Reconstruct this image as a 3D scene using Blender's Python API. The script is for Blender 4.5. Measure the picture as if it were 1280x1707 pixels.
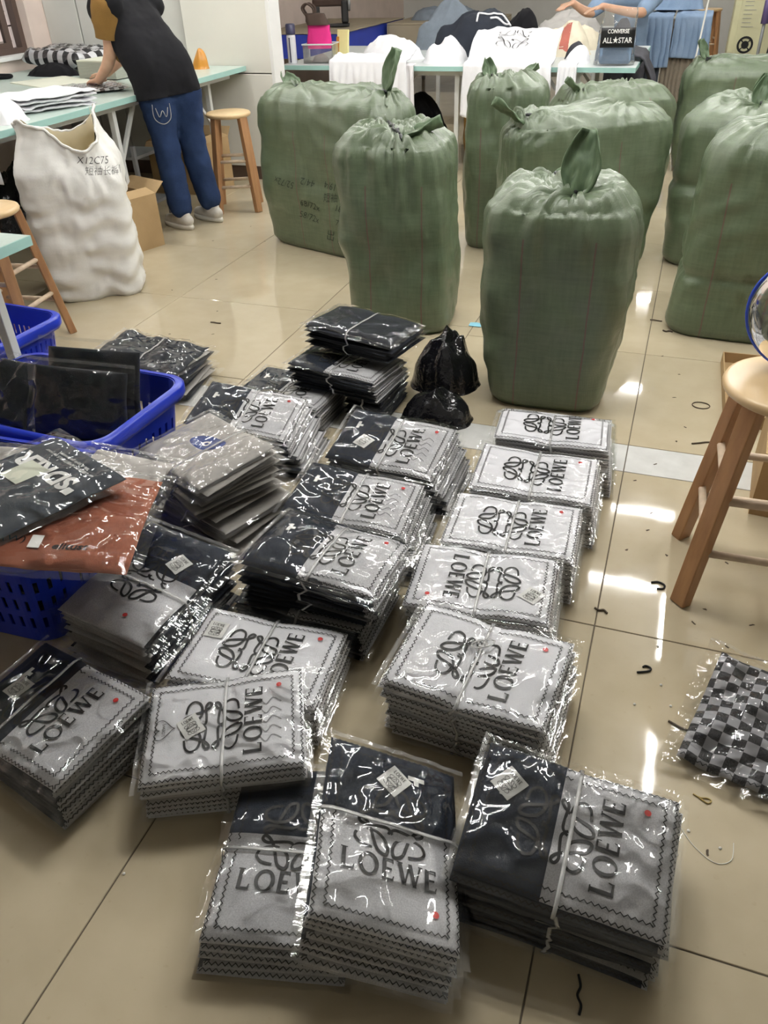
import bpy, bmesh, math, random
from mathutils import Vector, Matrix, Euler, noise
from mathutils.bvhtree import BVHTree
for o in list(bpy.data.objects): bpy.data.objects.remove(o)
scene = bpy.context.scene
COL = scene.collection
PI = math.pi
R = math.radians

# ---------------------------------------------------------------- camera
cam_d = bpy.data.cameras.new('camera'); cam = bpy.data.objects.new('camera', cam_d); COL.objects.link(cam)
cam_d.sensor_fit = 'VERTICAL'; cam_d.sensor_height = 36.0; cam_d.lens = 36.0*1300/1707
cam_d.clip_start = 0.05; cam_d.clip_end = 100
rt = Vector((0.94325, 0.33070, -0.03014)); dn = Vector((0.17006, -0.55902, -0.81152)); fw = Vector((-0.28522, 0.76035, -0.58354))
m = Matrix((rt, -dn, -fw)).transposed().to_4x4(); m.translation = Vector((0, 0, 1.46))
cam.matrix_world = m
scene.camera = cam

# ---------------------------------------------------------------- light and exposure
vs = scene.view_settings
vs.view_transform = 'Standard'; vs.look = 'None'; vs.gamma = 1.0; vs.use_curve_mapping = False
vs.exposure = EXPOSURE = 0.62
w = bpy.data.worlds.new('daylight'); scene.world = w; w.use_nodes = True
bg = w.node_tree.nodes['Background']; bg.inputs['Color'].default_value = (0.86, 0.93, 1.0, 1); bg.inputs['Strength'].default_value = 1.6
try:
    scene.cycles.transparent_max_bounces = 32
    scene.cycles.max_bounces = 6
    scene.cycles.sample_clamp_indirect = 6.0
except Exception: pass
TUBE_POWER = 92.0

# ---------------------------------------------------------------- helpers
def tag(o, label=None, cat=None, group=None, kind=None):
    if label: o['label'] = label
    if cat: o['category'] = cat
    if group: o['group'] = group
    if kind: o['kind'] = kind
    return o
def thing(name, label, cat, loc=(0,0,0), rz=0.0, group=None):
    o = bpy.data.objects.new(name, None); COL.objects.link(o)
    o.empty_display_size = 0.1; o.location = loc; o.rotation_euler = (0,0,rz)
    return tag(o, label, cat, group)
def link_mesh(name, me, parent=None, mw=None):
    o = bpy.data.objects.new(name, me); COL.objects.link(o)
    if parent: o.parent = parent
    if mw is not None: o.matrix_local = mw
    return o
def mesh(name, V, F, mat=None, smooth=True, mats=None, midx=None):
    me = bpy.data.meshes.new(name); me.from_pydata([tuple(v) for v in V], [], F); me.update()
    for mm in (mats or ([mat] if mat else [])): me.materials.append(mm)
    if smooth: me.polygons.foreach_set('use_smooth', [True]*len(me.polygons))
    if midx: me.polygons.foreach_set('material_index', midx)
    return me
def add(name, V, F, mat, parent=None, smooth=True, mw=None, **k):
    return link_mesh(name, mesh(name, V, F, mat, smooth, **k), parent, mw)
class MB:
    """collects simple solids for ONE mesh"""
    def __init__(s): s.V=[]; s.F=[]
    def put(s, V, F):
        n=len(s.V); s.V += [tuple(v) for v in V]; s.F += [tuple(i+n for i in f) for f in F]; return s
    def box(s, lo, hi, M=None):
        x0,y0,z0=lo; x1,y1,z1=hi
        V=[Vector(p) for p in((x0,y0,z0),(x1,y0,z0),(x1,y1,z0),(x0,y1,z0),(x0,y0,z1),(x1,y0,z1),(x1,y1,z1),(x0,y1,z1))]
        if M: V=[M@v for v in V]
        return s.put(V,[(0,3,2,1),(4,5,6,7),(0,1,5,4),(1,2,6,5),(2,3,7,6),(3,0,4,7)])
    def bar(s, a, b, wx, wy, wx2=None, wy2=None, up=(0,0,1)):
        a=Vector(a); b=Vector(b); d=(b-a).normalized(); u=Vector(up)
        if abs(d.dot(u))>.98: u=Vector((0,1,0))
        x=d.cross(u).normalized(); y=x.cross(d).normalized(); wx2=wx2 or wx; wy2=wy2 or wy
        V=[a+x*sx*wx/2+y*sy*wy/2 for sx,sy in((-1,-1),(1,-1),(1,1),(-1,1))]+[b+x*sx*wx2/2+y*sy*wy2/2 for sx,sy in((-1,-1),(1,-1),(1,1),(-1,1))]
        return s.put(V,[(0,1,2,3),(7,6,5,4),(0,4,5,1),(1,5,6,2),(2,6,7,3),(3,7,4,0)])
    def tube(s, pts, r, seg=8, closed=False, caps=True):
        pts=[Vector(p) for p in pts]; n=len(pts); rs=r if isinstance(r,(list,tuple)) else [r]*n
        V=[];F=[]; prev=None
        for i,p in enumerate(pts):
            if closed: d=(pts[(i+1)%n]-pts[i-1]).normalized()
            else: d=(pts[min(i+1,n-1)]-pts[max(i-1,0)]).normalized()
            if prev is None:
                u=Vector((0,0,1)) if abs(d.z)<.9 else Vector((1,0,0))
                x=d.cross(u).normalized()
            else:
                x=(prev-d*prev.dot(d)).normalized()
            prev=x; y=d.cross(x)
            for k in range(seg):
                a=2*PI*k/seg; V.append(p+x*math.cos(a)*rs[i]+y*math.sin(a)*rs[i])
        for i in range(n if closed else n-1):
            j=(i+1)%n
            for k in range(seg): F.append((i*seg+k,i*seg+(k+1)%seg,j*seg+(k+1)%seg,j*seg+k))
        if caps and not closed:
            F.append(tuple(range(seg-1,-1,-1))); F.append(tuple((n-1)*seg+k for k in range(seg)))
        return s.put(V,F)
    def lathe(s, prof, seg=32, M=None):
        V=[];F=[]
        for r,z in prof:
            for k in range(seg):
                a=2*PI*k/seg; v=Vector((r*math.cos(a),r*math.sin(a),z)); V.append(M@v if M else v)
        for i in range(len(prof)-1):
            for k in range(seg): F.append((i*seg+k,i*seg+(k+1)%seg,(i+1)*seg+(k+1)%seg,(i+1)*seg+k))
        if prof[0][0]>1e-6: F.append(tuple(range(seg-1,-1,-1)))
        if prof[-1][0]>1e-6: F.append(tuple((len(prof)-1)*seg+k for k in range(seg)))
        return s.put(V,F)
    def build(s, name, mat, parent=None, smooth=False, bevel=0, mw=None):
        o=add(name, s.V, s.F, mat, parent, smooth, mw)
        if bevel: bev(o,bevel)
        return o
def bev(o, wd, seg=2):
    b=o.modifiers.new('bevel','BEVEL'); b.width=wd; b.segments=seg; b.limit_method='ANGLE'; b.angle_limit=R(40)
def bake(o):
    """apply the modifiers of o"""
    dg=bpy.context.evaluated_depsgraph_get(); dg.update()
    me=bpy.data.meshes.new_from_object(o.evaluated_get(dg)); o.modifiers.clear(); o.data=me; return o
def grid(nu, nv, fn):
    V=[fn(i/(nu-1), j/(nv-1)) for j in range(nv) for i in range(nu)]
    F=[(j*nu+i,j*nu+i+1,(j+1)*nu+i+1,(j+1)*nu+i) for j in range(nv-1) for i in range(nu-1)]
    return V,F
def nz(x,y,z=0.0): return noise.noise(Vector((x,y,z)))
def fbm(x,y,z=0.0,o=4): return noise.fractal(Vector((x,y,z)),1.0,2.0,o)
def ridge(x,y,z=0.0): return 1-abs(noise.noise(Vector((x,y,z))))*2
def smooth01(t): t=max(0,min(1,t)); return t*t*(3-2*t)
def catmull(P, n=8, closed=False):
    P=[Vector(p) for p in P]; N=len(P); out=[]
    rng=range(N) if closed else range(N-1)
    for i in rng:
        p0=P[(i-1)%N] if closed or i>0 else P[0]; p1=P[i]; p2=P[(i+1)%N]; p3=P[(i+2)%N] if closed or i+2<N else P[-1]
        for k in range(n):
            t=k/n; out.append(.5*((2*p1)+(p2-p0)*t+(2*p0-5*p1+4*p2-p3)*t*t+(3*p1-p0-3*p2+p3)*t**3))
    if not closed: out.append(P[-1])
    return out

# ---------------------------------------------------------------- materials
MAT={}
class NT:
    def __init__(s,name):
        s.m=bpy.data.materials.new(name); s.m.use_nodes=True; s.t=s.m.node_tree; s.b=s.t.nodes['Principled BSDF']; s.out=s.t.nodes['Material Output']
        MAT[name]=s.m
    def n(s,typ,**k):
        nd=s.t.nodes.new(typ)
        for a,v in k.items():
            if a.startswith('i_'):
                key=a[2:]
                if key.isdigit(): nd.inputs[int(key)].default_value=v
                else: nd.inputs[key.replace('_',' ')].default_value=v
            else: setattr(nd,a,v)
        return nd
    def l(s,a,b): s.t.links.new(a,b)
    def coord(s,kind='Object',scale=(1,1,1),rot=(0,0,0)):
        tc=s.n('ShaderNodeTexCoord'); mp=s.n('ShaderNodeMapping'); mp.inputs['Scale'].default_value=scale; mp.inputs['Rotation'].default_value=rot
        s.l(tc.outputs[kind],mp.inputs['Vector']); return mp.outputs['Vector']
    def ramp(s,fac,stops):
        r=s.n('ShaderNodeValToRGB'); e=r.color_ramp.elements
        while len(e)<len(stops): e.new(.5)
        for x,(p,c) in zip(e,stops): x.position=p; x.color=(*c,1) if len(c)==3 else c
        s.l(fac,r.inputs['Fac']); return r.outputs['Color']
    def noise(s,vec,scale,detail=3,rough=.5):
        n_=s.n('ShaderNodeTexNoise'); n_.inputs['Scale'].default_value=scale; n_.inputs['Detail'].default_value=detail; n_.inputs['Roughness'].default_value=rough
        s.l(vec,n_.inputs['Vector']); return n_.outputs['Fac']
    def wave(s,vec,scale,dist=0,axis='X'):
        n_=s.n('ShaderNodeTexWave',bands_direction=axis); n_.inputs['Scale'].default_value=scale; n_.inputs['Distortion'].default_value=dist
        s.l(vec,n_.inputs['Vector']); return n_.outputs['Fac']
    def math(s,op,a,b=None):
        n_=s.n('ShaderNodeMath',operation=op)
        for i,x in enumerate((a,b)):
            if x is None: continue
            if isinstance(x,(int,float)): n_.inputs[i].default_value=x
            else: s.l(x,n_.inputs[i])
        return n_.outputs[0]
    def mix(s,f,a,b,typ='MIX'):
        n_=s.n('ShaderNodeMix',data_type='RGBA',blend_type=typ)
        for i,x in ((0,f),(6,a),(7,b)):
            if isinstance(x,(int,float)): n_.inputs[i].default_value=x
            elif isinstance(x,tuple): n_.inputs[i].default_value=(*x,1) if len(x)==3 else x
            else: s.l(x,n_.inputs[i])
        return n_.outputs[2]
    def bump(s,hgt,strength=.3,dist=.01):
        b=s.n('ShaderNodeBump'); b.inputs['Strength'].default_value=strength; b.inputs['Distance'].default_value=dist
        s.l(hgt,b.inputs['Height']); s.l(b.outputs['Normal'],s.b.inputs['Normal'])
    def set(s,color=None,rough=.5,spec=.5,metal=0,**k):
        b=s.b
        if color is not None:
            if isinstance(color,tuple): b.inputs['Base Color'].default_value=(*color,1)
            else: s.l(color,b.inputs['Base Color'])
        if isinstance(rough,(int,float)): b.inputs['Roughness'].default_value=rough
        else: s.l(rough,b.inputs['Roughness'])
        b.inputs['Specular IOR Level'].default_value=spec; b.inputs['Metallic'].default_value=metal
        for a,v in k.items(): b.inputs[a.replace('_',' ')].default_value=v
        return s.m
def fabric(name,col,var=.18,rough=.9,bs=.35,scale=14,fine=420):
    t=NT(name); c=t.coord('Object'); n1=t.noise(c,scale,4); n2=t.noise(c,fine,2)
    a=tuple(x*(1-var) for x in col); b_=tuple(min(1,x*(1+var)) for x in col)
    colr=t.ramp(t.math('ADD',t.math('MULTIPLY',n1,.5),t.math('MULTIPLY',n2,.5)),[(.3,a),(.7,b_)])
    t.set(colr,rough,.25); t.bump(t.math('ADD',n1,t.math('MULTIPLY',n2,.25)),bs,.006); return t.m
def plain(name,col,rough=.5,spec=.5,metal=0,var=.06,scale=6,**k):
    t=NT(name); c=t.coord('Object'); n1=t.noise(c,scale,4)
    t.set(t.ramp(n1,[(.3,tuple(x*(1-var) for x in col)),(.7,tuple(min(1,x*(1+var)) for x in col))]),rough,spec,metal,**k); return t.m

def build_materials():
    # polished beige floor tiles
    t=NT('floor_tile'); oi=t.n('ShaderNodeObjectInfo'); c=t.coord('Object')
    ad=t.n('ShaderNodeVectorMath',operation='ADD'); t.l(c,ad.inputs[0]); t.l(oi.outputs['Location'],ad.inputs[1]); v=ad.outputs[0]
    n1=t.noise(v,1.1,5,.6); n2=t.noise(v,9,4); n3=t.noise(v,60,3)
    base=t.ramp(n1,[(.28,(.43,.365,.250)),(.72,(.50,.43,.305))])
    base=t.mix(.22,base,t.ramp(n2,[(.35,(.38,.32,.215)),(.7,(.52,.45,.33))]))
    dirt=t.ramp(n3,[(.22,(.86,.84,.80)),(.34,(1,1,1))])
    base=t.mix(.5,base,t.mix(1,base,dirt,'MULTIPLY'))
    rg=t.ramp(n2,[(.3,(.025,)*3),(.75,(.075,)*3)])
    t.set(base,rg,.42); t.bump(n1,.02,.002)
    t=NT('strip_tile'); c=t.coord('Object'); n1=t.noise(c,14,4)
    t.set(t.ramp(n1,[(.3,(.55,.55,.53)),(.7,(.64,.64,.62))]),.12,.5)
    plain('grout',(.12,.10,.075),.9,.2)
    # walls
    t=NT('wall_paint'); c=t.coord('Object'); n1=t.noise(c,2.2,5); n2=t.noise(c,40,3)
    t.set(t.ramp(n1,[(.3,(.56,.56,.525)),(.7,(.64,.64,.61))]),.45,.4); t.bump(n2,.03,.004)
    plain('wall_panel',(.70,.69,.63),.35,.45,var=.04,scale=2)
    plain('seam',(.36,.35,.32),.6,.3)
    plain('room_wall',(.42,.42,.40),.6,.3)
    plain('white_wall',(.78,.78,.77),.5,.4,var=.03)
    plain('baseboard',(.10,.065,.05),.35,.5)
    plain('ceiling_paint',(.50,.50,.49),.85,.2,var=.02)
    plain('reveal',(.72,.60,.54),.6,.3,var=.06,scale=5)
    plain('window_frame',(.085,.055,.045),.35,.5)
    t=NT('window_glass'); t.set((1,1,1),.02,.5,0,Transmission_Weight=1.0,IOR=1.1)
    plain('pink_tile',(.72,.60,.55),.4,.4,var=.06,scale=3)
    # furniture
    t=NT('teal_laminate'); c=t.coord('Object'); n1=t.noise(c,3,5); n2=t.noise(c,38,3)
    t.set(t.mix(.35,t.ramp(n1,[(.3,(.44,.55,.50)),(.7,(.52,.62,.57))]),t.ramp(n2,[(.3,(.40,.50,.46)),(.7,(.58,.66,.62))])),.28,.45)
    plain('teal_edge',(.33,.54,.50),.4,.4)
    plain('grey_laminate',(.60,.64,.63),.3,.45)
    plain('white_metal',(.66,.67,.65),.4,.5,0,var=.05)
    plain('grey_metal',(.30,.31,.32),.4,.5,.3)
    t=NT('stool_wood'); c=t.coord('Object',(1,1,.16)); n1=t.noise(c,34,5,.6); n2=t.wave(c,9,5,'X'); n3=t.noise(c,5,2)
    t.set(t.mix(t.math('MULTIPLY',n3,.5),t.ramp(n1,[(.3,(.29,.145,.068)),(.7,(.43,.235,.115))]),t.ramp(n2,[(0,(.34,.17,.075)),(1,(.50,.28,.12))])),.42,.4); t.bump(n1,.08,.002)
    t=NT('seat_wood'); c=t.coord('Object',(1,.14,1)); n1=t.noise(c,40,5,.6); n3=t.noise(t.coord('Object',(1,1,1)),6,2)
    t.set(t.mix(n3,t.ramp(n1,[(.3,(.55,.36,.17)),(.7,(.66,.46,.24))]),(.66,.50,.29)),.30,.45); t.bump(n1,.05,.002)
    plain('rung_wood',(.58,.46,.34),.55,.3,var=.15,scale=30)
    plain('screw',(.05,.04,.035),.4,.4,.5)
    # woven green polypropylene
    t=NT('green_woven'); c=t.coord('Object'); n1=t.noise(c,3.2,5,.6); n2=t.noise(t.coord('Object',(1,1,.12)),70,3); n4=t.noise(t.coord('Object',(.12,.12,1)),90,3)
    wv=t.math('ADD',t.wave(t.coord('Object',(1,1,1),(0,0,.6)),70,.6,'X'),t.wave(c,85,.6,'Z'))
    base=t.ramp(n1,[(.25,(.072,.105,.055)),(.75,(.106,.143,.081))])
    base=t.mix(.35,base,t.ramp(t.math('MULTIPLY',t.math('ADD',n2,n4),.5),[(.36,(.052,.079,.040)),(.64,(.138,.178,.107))]))
    sep=t.n('ShaderNodeSeparateXYZ'); t.l(c,sep.inputs[0]); st=None
    for x0 in (-.115,.125):
        dlt=t.math('ABSOLUTE',t.math('SUBTRACT',t.math('ADD',sep.outputs[0],t.math('MULTIPLY',t.math('SUBTRACT',n1,.5),.02)),x0)); s1=t.math('LESS_THAN',dlt,.0028); st=s1 if st is None else t.math('MAXIMUM',st,s1)
    low=t.math('LESS_THAN',sep.outputs[2],.66)
    base=t.mix(t.math('MULTIPLY',t.math('MULTIPLY',st,low),.8),base,(.13,.055,.05))
    t.set(base,t.ramp(n2,[(.3,(.30,)*3),(.7,(.46,)*3)]),.65,0,Coat_Weight=.3,Coat_Roughness=.38)
    t.bump(t.math('ADD',t.math('MULTIPLY',wv,.4),t.math('MULTIPLY',t.math('ADD',n2,n4),1.2)),.22,.004)
    t=NT('green_ear'); c=t.coord('Object'); n2=t.noise(t.coord('Object',(1,1,.15)),60,3)
    t.set(t.ramp(n2,[(.3,(.060,.098,.052)),(.7,(.105,.155,.085))]),.5,.4); t.bump(n2,.3,.004)
    plain('black_tie',(.012,.013,.015),.35,.5)
    plain('white_string',(.75,.75,.70),.6,.3)
    t=NT('white_woven'); c=t.coord('Object'); n1=t.noise(t.coord('Object',(1,1,5)),3,5,.6); n2=t.noise(c,120,2)
    t.set(t.ramp(n1,[(.3,(.70,.69,.655)),(.7,(.80,.79,.765))]),.42,.45); t.bump(t.math('ADD',n1,t.math('MULTIPLY',n2,.15)),.25,.012)
    plain('sack_lining',(.70,.63,.46),.6,.3)
    plain('ink_black',(.005,.005,.006),.45,.4,var=0)
    plain('marker_ink',(.030,.042,.032),.6,.3,var=0)
    t=NT('cardboard'); c=t.coord('Object'); n1=t.noise(c,5,4); n2=t.wave(c,55,.5,'Z')
    t.set(t.mix(.15,t.ramp(n1,[(.3,(.36,.24,.12)),(.7,(.46,.32,.17))]),t.ramp(n2,[(0,(.30,.2,.1)),(1,(.5,.36,.2))])),.8,.2)
    plain('blue_plastic',(.010,.032,.42),.32,.5,var=.1)
    plain('blue_rim',(.03,.08,.55),.25,.5)
    # clothing
    t=NT('grey_heather'); c=t.coord('Object'); n1=t.noise(c,420,3,.7); n2=t.noise(c,12,3)
    t.set(t.ramp(t.math('ADD',t.math('MULTIPLY',n1,.75),t.math('MULTIPLY',n2,.25)),[(.36,(.44,.44,.46)),(.62,(.67,.67,.69))]),.9,.2); t.bump(n2,.3,.004)
    fabric('navy_cloth',(.020,.027,.043),.3,.9); fabric('black_cloth',(.006,.006,.008),.3,.9); fabric('black_navy',(.020,.024,.034),.35,.85,.6,9)
    fabric('white_cloth',(.78,.78,.81),.04,.9,.4); fabric('offwhite_cloth',(.70,.68,.69),.06,.9,.3)
    fabric('cream_cloth',(.66,.60,.47),.1,.9,.5); fabric('charcoal_cloth',(.055,.055,.065),.3,.9,.5); fabric('slate_cloth',(.05,.06,.075),.2,.9)
    fabric('rust_cloth',(.30,.105,.060),.12,.9); fabric('stone_cloth',(.46,.44,.42),.1,.9); fabric('bluegrey_cloth',(.18,.21,.25),.2,.9,.6)
    fabric('mustard_cloth',(.19,.105,.028),.15,.9,.4); fabric('khaki_cloth',(.20,.17,.13),.2,.9,.5); fabric('brown_cloth',(.060,.040,.032),.2,.9)
    fabric('pink_cloth',(.70,.035,.23),.1,.8); fabric('orange_woven',(.30,.17,.04),.25,.6,.6,7)
    t=NT('denim'); c=t.coord('Object'); n1=t.noise(c,6,4); n2=t.noise(c,300,2)
    t.set(t.ramp(t.math('ADD',t.math('MULTIPLY',n1,.6),t.math('MULTIPLY',n2,.4)),[(.3,(.010,.022,.065)),(.7,(.028,.055,.14))]),.85,.2); t.bump(n1,.5,.02)
    t=NT('light_denim'); c=t.coord('Object'); n1=t.noise(c,6,4); n2=t.noise(c,300,2)
    t.set(t.ramp(t.math('ADD',t.math('MULTIPLY',n1,.6),t.math('MULTIPLY',n2,.4)),[(.3,(.16,.24,.36)),(.7,(.27,.36,.50))]),.85,.2); t.bump(n1,.6,.02)
    t=NT('skin'); c=t.coord('Object'); t.set(t.ramp(t.noise(c,20,3),[(.3,(.50,.29,.19)),(.7,(.58,.35,.24))]),.5,.4,0,Subsurface_Weight=.08)
    plain('hair_black',(.012,.010,.010),.4,.5); plain('shoe_cream',(.60,.57,.52),.6,.3,var=.08,scale=30); plain('shoe_sole',(.66,.63,.56),.6,.3); plain('shoe_grey',(.36,.34,.32),.7,.3)
    # check cloth with scribble print
    def check(name,sx,sy,dark,light,haze):
        t=NT(name); c=t.coord('UV',(sx,sy,1)); ck=t.n('ShaderNodeTexChecker'); ck.inputs['Scale'].default_value=1; t.l(c,ck.inputs['Vector'])
        vo=t.noise(c,4.5,1); w1=t.math('SINE',t.math('MULTIPLY',vo,70))
        sc=t.math('MULTIPLY',t.math('GREATER_THAN',w1,.86),haze)
        dk=t.mix(sc,dark,light); t.set(t.mix(ck.outputs['Fac'],light,dk),.85,.25); return t.m
    check('check_cloth',1,1,(.012,.012,.014),(.36,.36,.38),.5); check('check_cloth_far',1,1,(.02,.02,.024),(.70,.70,.73),0)
    # plastics
    def film(name,tint,haze,rough,bs,sc):
        t=NT(name); t.t.nodes.remove(t.b); c=t.coord('Object')
        n1=t.noise(t.coord('Object',(1,6,1),(0,0,-.5)),sc*.5,2,.5); n2=t.noise(t.coord('Object',(1,5,1),(0,0,.75)),sc*.38,2,.5)
        b=t.n('ShaderNodeBump'); b.inputs['Strength'].default_value=bs; b.inputs['Distance'].default_value=.012
        t.l(t.math('ADD',t.math('MULTIPLY',n1,.5),n2),b.inputs['Height'])
        tr=t.n('ShaderNodeBsdfTransparent'); tr.inputs[0].default_value=(*tint,1)
        gl=t.n('ShaderNodeBsdfGlossy'); gl.inputs['Roughness'].default_value=rough; gl.inputs['Color'].default_value=(1,1,1,1); t.l(b.outputs[0],gl.inputs['Normal'])
        df=t.n('ShaderNodeBsdfDiffuse'); df.inputs['Color'].default_value=(.85,.85,.86,1)
        fr=t.n('ShaderNodeFresnel'); fr.inputs['IOR'].default_value=1.55; t.l(b.outputs[0],fr.inputs['Normal'])
        m1=t.n('ShaderNodeMixShader'); m1.inputs[0].default_value=haze; t.l(tr.outputs[0],m1.inputs[1]); t.l(df.outputs[0],m1.inputs[2])
        m2=t.n('ShaderNodeMixShader'); t.l(t.math('MINIMUM',t.math('MULTIPLY',fr.outputs[0],.85),.9),m2.inputs[0]); t.l(m1.outputs[0],m2.inputs[1]); t.l(gl.outputs[0],m2.inputs[2])
        t.l(m2.outputs[0],t.out.inputs['Surface']); return t.m
    film('clear_film',(.985,.985,.98),.010,.045,.24,9); film('film_edge',(.95,.95,.94),.12,.10,.4,30); film('hazy_film',(.96,.96,.95),.05,.06,.4,14)
    film('strap_plastic',(.93,.93,.91),.30,.18,.3,60)
    t=NT('black_bag'); c=t.coord('Object'); n1=t.noise(c,16,3,.6)
    t.set((.008,.008,.010),.16,.55); t.bump(n1,.7,.02)
    plain('red_dot',(.62,.035,.03),.35,.5,var=0); plain('paper',(.78,.78,.76),.8,.2,var=.03); plain('print_white',(.80,.80,.78),.7,.2,var=0)
    plain('print_blue',(.02,.06,.28),.6,.3,var=.08); plain('print_grey',(.30,.30,.31),.7,.2,var=0); plain('print_red',(.42,.13,.10),.7,.2)
    plain('cream_board',(.66,.68,.58),.7,.2); plain('board_grey',(.38,.40,.35),.8,.2); plain('yellow_paper',(.80,.74,.35),.7,.2); plain('clear_box',(.62,.66,.66),.2,.5)
    plain('bottle_white',(.70,.70,.74),.3,.5); plain('bottle_cap',(.05,.05,.10),.35,.5); plain('cream_machine',(.62,.60,.38),.4,.4); plain('black_metal',(.012,.012,.012),.4,.5)
    plain('basin_blue',(.06,.08,.16),.4,.5); plain('purple_plastic',(.12,.09,.22),.4,.5); plain('dirt',(.10,.08,.06),.9,.1); plain('thread',(.03,.03,.03),.9,.1); plain('bead',(.75,.74,.70),.5,.4)
    plain('mask_blue',(.25,.55,.68),.7,.2); plain('rubber_band',(.35,.26,.08),.5,.4); plain('blue_cover',(.03,.06,.45),.5,.4); plain('sand_cloth',(.34,.29,.21),.85,.2); plain('amber',(.50,.22,.03),.3,.5)
    t=NT('tube_light'); t.set((1,1,1),.5); t.b.inputs['Emission Color'].default_value=(1,.985,.95,1); t.b.inputs['Emission Strength'].default_value=TUBE_POWER
build_materials()
M_=MAT
# ================================================================ the setting
XL, XR, YN, YF, ZC = -4.93, 2.7, -2.6, 15.0, 2.9
def struct(o): o['kind']='structure'; return o
floor = struct(MB().box((XL-.1,YN-.1,-.06),(XR+.1,YF+.1,-.0025)).build('floor',M_['grout']))
def tile_mesh(nm,sx,sy,mat):
    g=.0016; b=.0012
    V=[(g,g,-.01),(sx-g,g,-.01),(sx-g,sy-g,-.01),(g,sy-g,-.01),(g,g,-b),(sx-g,g,-b),(sx-g,sy-g,-b),(g,sy-g,-b),
       (g+b,g+b,0),(sx-g-b,g+b,0),(sx-g-b,sy-g-b,0),(g+b,sy-g-b,0)]
    F=[(0,1,5,4),(1,2,6,5),(2,3,7,6),(3,0,4,7),(4,5,9,8),(5,6,10,9),(6,7,11,10),(7,4,8,11),(8,9,10,11)]
    return mesh(nm,V,F,mat,False)
tmA=tile_mesh('floor_tile',.797,.783,M_['floor_tile']); tmB=tile_mesh('floor_tile',.797,.80,M_['floor_tile']); tmS=tile_mesh('strip_tile',.797,.182,M_['strip_tile'])
def tile(me,x,y,nm='floor_tile'):
    o=link_mesh(nm,me,floor); o.location=(x,y,0)
for i in range(-7,4):
    x=-.012+.797*i
    if x+.797<XL or x>XR: continue
    for j in range(-4,3): tile(tmA,x,.797+.783*(j-1)) if j<3 else None
    tile(tmS,x,2.363,'strip_tile')
    off=.095 if i<-1 else 0
    if off:
        pm=tile_mesh('floor_tile',.797,off,M_['floor_tile']); tile(pm,x,2.545)
    for j in range(0,16):
        y=2.545+off+.80*j
        if y<YF: tile(tmB,x,y)
struct(MB().box((XL-.2,YN-.2,ZC),(XR+.2,YF+.2,ZC+.1)).build('ceiling',M_['ceiling_paint']))
struct(MB().box((XR,YN,0),(XR+.12,YF,ZC)).build('wall_right',M_['room_wall']))
struct(MB().box((XL-.2,YF,0),(XR+.12,YF+.12,ZC)).build('wall_back',M_['wall_paint']))
struct(MB().box((XL-.2,YN-.12,0),(XR+.12,YN,ZC)).build('wall_front',M_['room_wall']))
# left wall with a window opening
wy0,wy1,wz0,wz1=4.35,5.76,.89,2.15
wl=struct(MB().box((XL-.2,YN,0),(XL,wy0,ZC)).box((XL-.2,wy1,0),(XL,YF,ZC)).box((XL-.2,wy0,0),(XL,wy1,wz0)).box((XL-.2,wy0,wz1),(XL,wy1,ZC)).build('wall_left',M_['reveal']))
win=tag(bpy.data.objects.new('window_1',None),kind='structure'); COL.objects.link(win); win.location=(XL-.09,(wy0+wy1)/2,wz0)
def wpart(nm,mb,mat): 
    o=mb.build(nm,mat,win); o.matrix_parent_inverse=Matrix.Translation(-Vector(win.location)); return o
fx=XL-.10
wpart('window_frame',MB().box((fx-.03,wy0,wz0),(fx+.03,wy1,wz0+.05)).box((fx-.03,wy0,wz1-.05),(fx+.03,wy1,wz1)).box((fx-.03,wy0,wz0+.05),(fx+.03,wy0+.05,wz1-.05)).box((fx-.03,wy1-.05,wz0+.05),(fx+.03,wy1,wz1-.05)),M_['window_frame'])
wpart('window_sash',MB().box((fx+.0,5.55,wz0+.05),(fx+.028,5.61,wz1-.05)).box((fx,4.95,wz0+.05),(fx+.028,5.0,wz1-.05)).box((fx,5.0,wz0+.05),(fx+.028,5.55,wz0+.09)).box((fx,5.0,wz1-.09),(fx+.028,5.55,wz1-.05)),M_['window_frame'])
wpart('window_pane',MB().box((fx+.01,5.0,wz0+.09),(fx+.016,5.55,wz1-.09)),M_['window_glass'])
for k in range(9):
    y=4.5+.15*k; wpart('security_bar',MB().tube([(fx-.06,y,wz0),(fx-.06,y,wz1)],.006,6),M_['window_frame'])
for k in range(5):
    z=1.08+.22*k; wpart('security_bar',MB().tube([(fx-.06,wy0,z),(fx-.06,wy1,z)],.006,6),M_['window_frame'])
wpart('window_sill',MB().box((XL-.08,wy0,wz0-.015),(XL+.03,wy1+.02,wz0+.012)),M_['white_wall'])
# the pink tiled house front beyond the window
out=struct(MB().box((XL-1.75,1.0,-.5),(XL-1.6,9.5,4.5)).build('wall_outside',M_['seam']))
pm=mesh('wall_tile',[(0,0,0),(0,.44,0),(0,.44,.24),(0,0,.24),(.012,.004,.004),(.012,.436,.004),(.012,.436,.236),(.012,.004,.236)],[(4,5,6,7),(0,1,5,4),(1,2,6,5),(2,3,7,6),(3,0,4,7)],M_['pink_tile'],False)
for j in range(10):
    for k in range(7):
        o=link_mesh('wall_tile',pm,out); o.location=(XL-1.6,4.6+.45*j,.6+.25*k)
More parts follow.
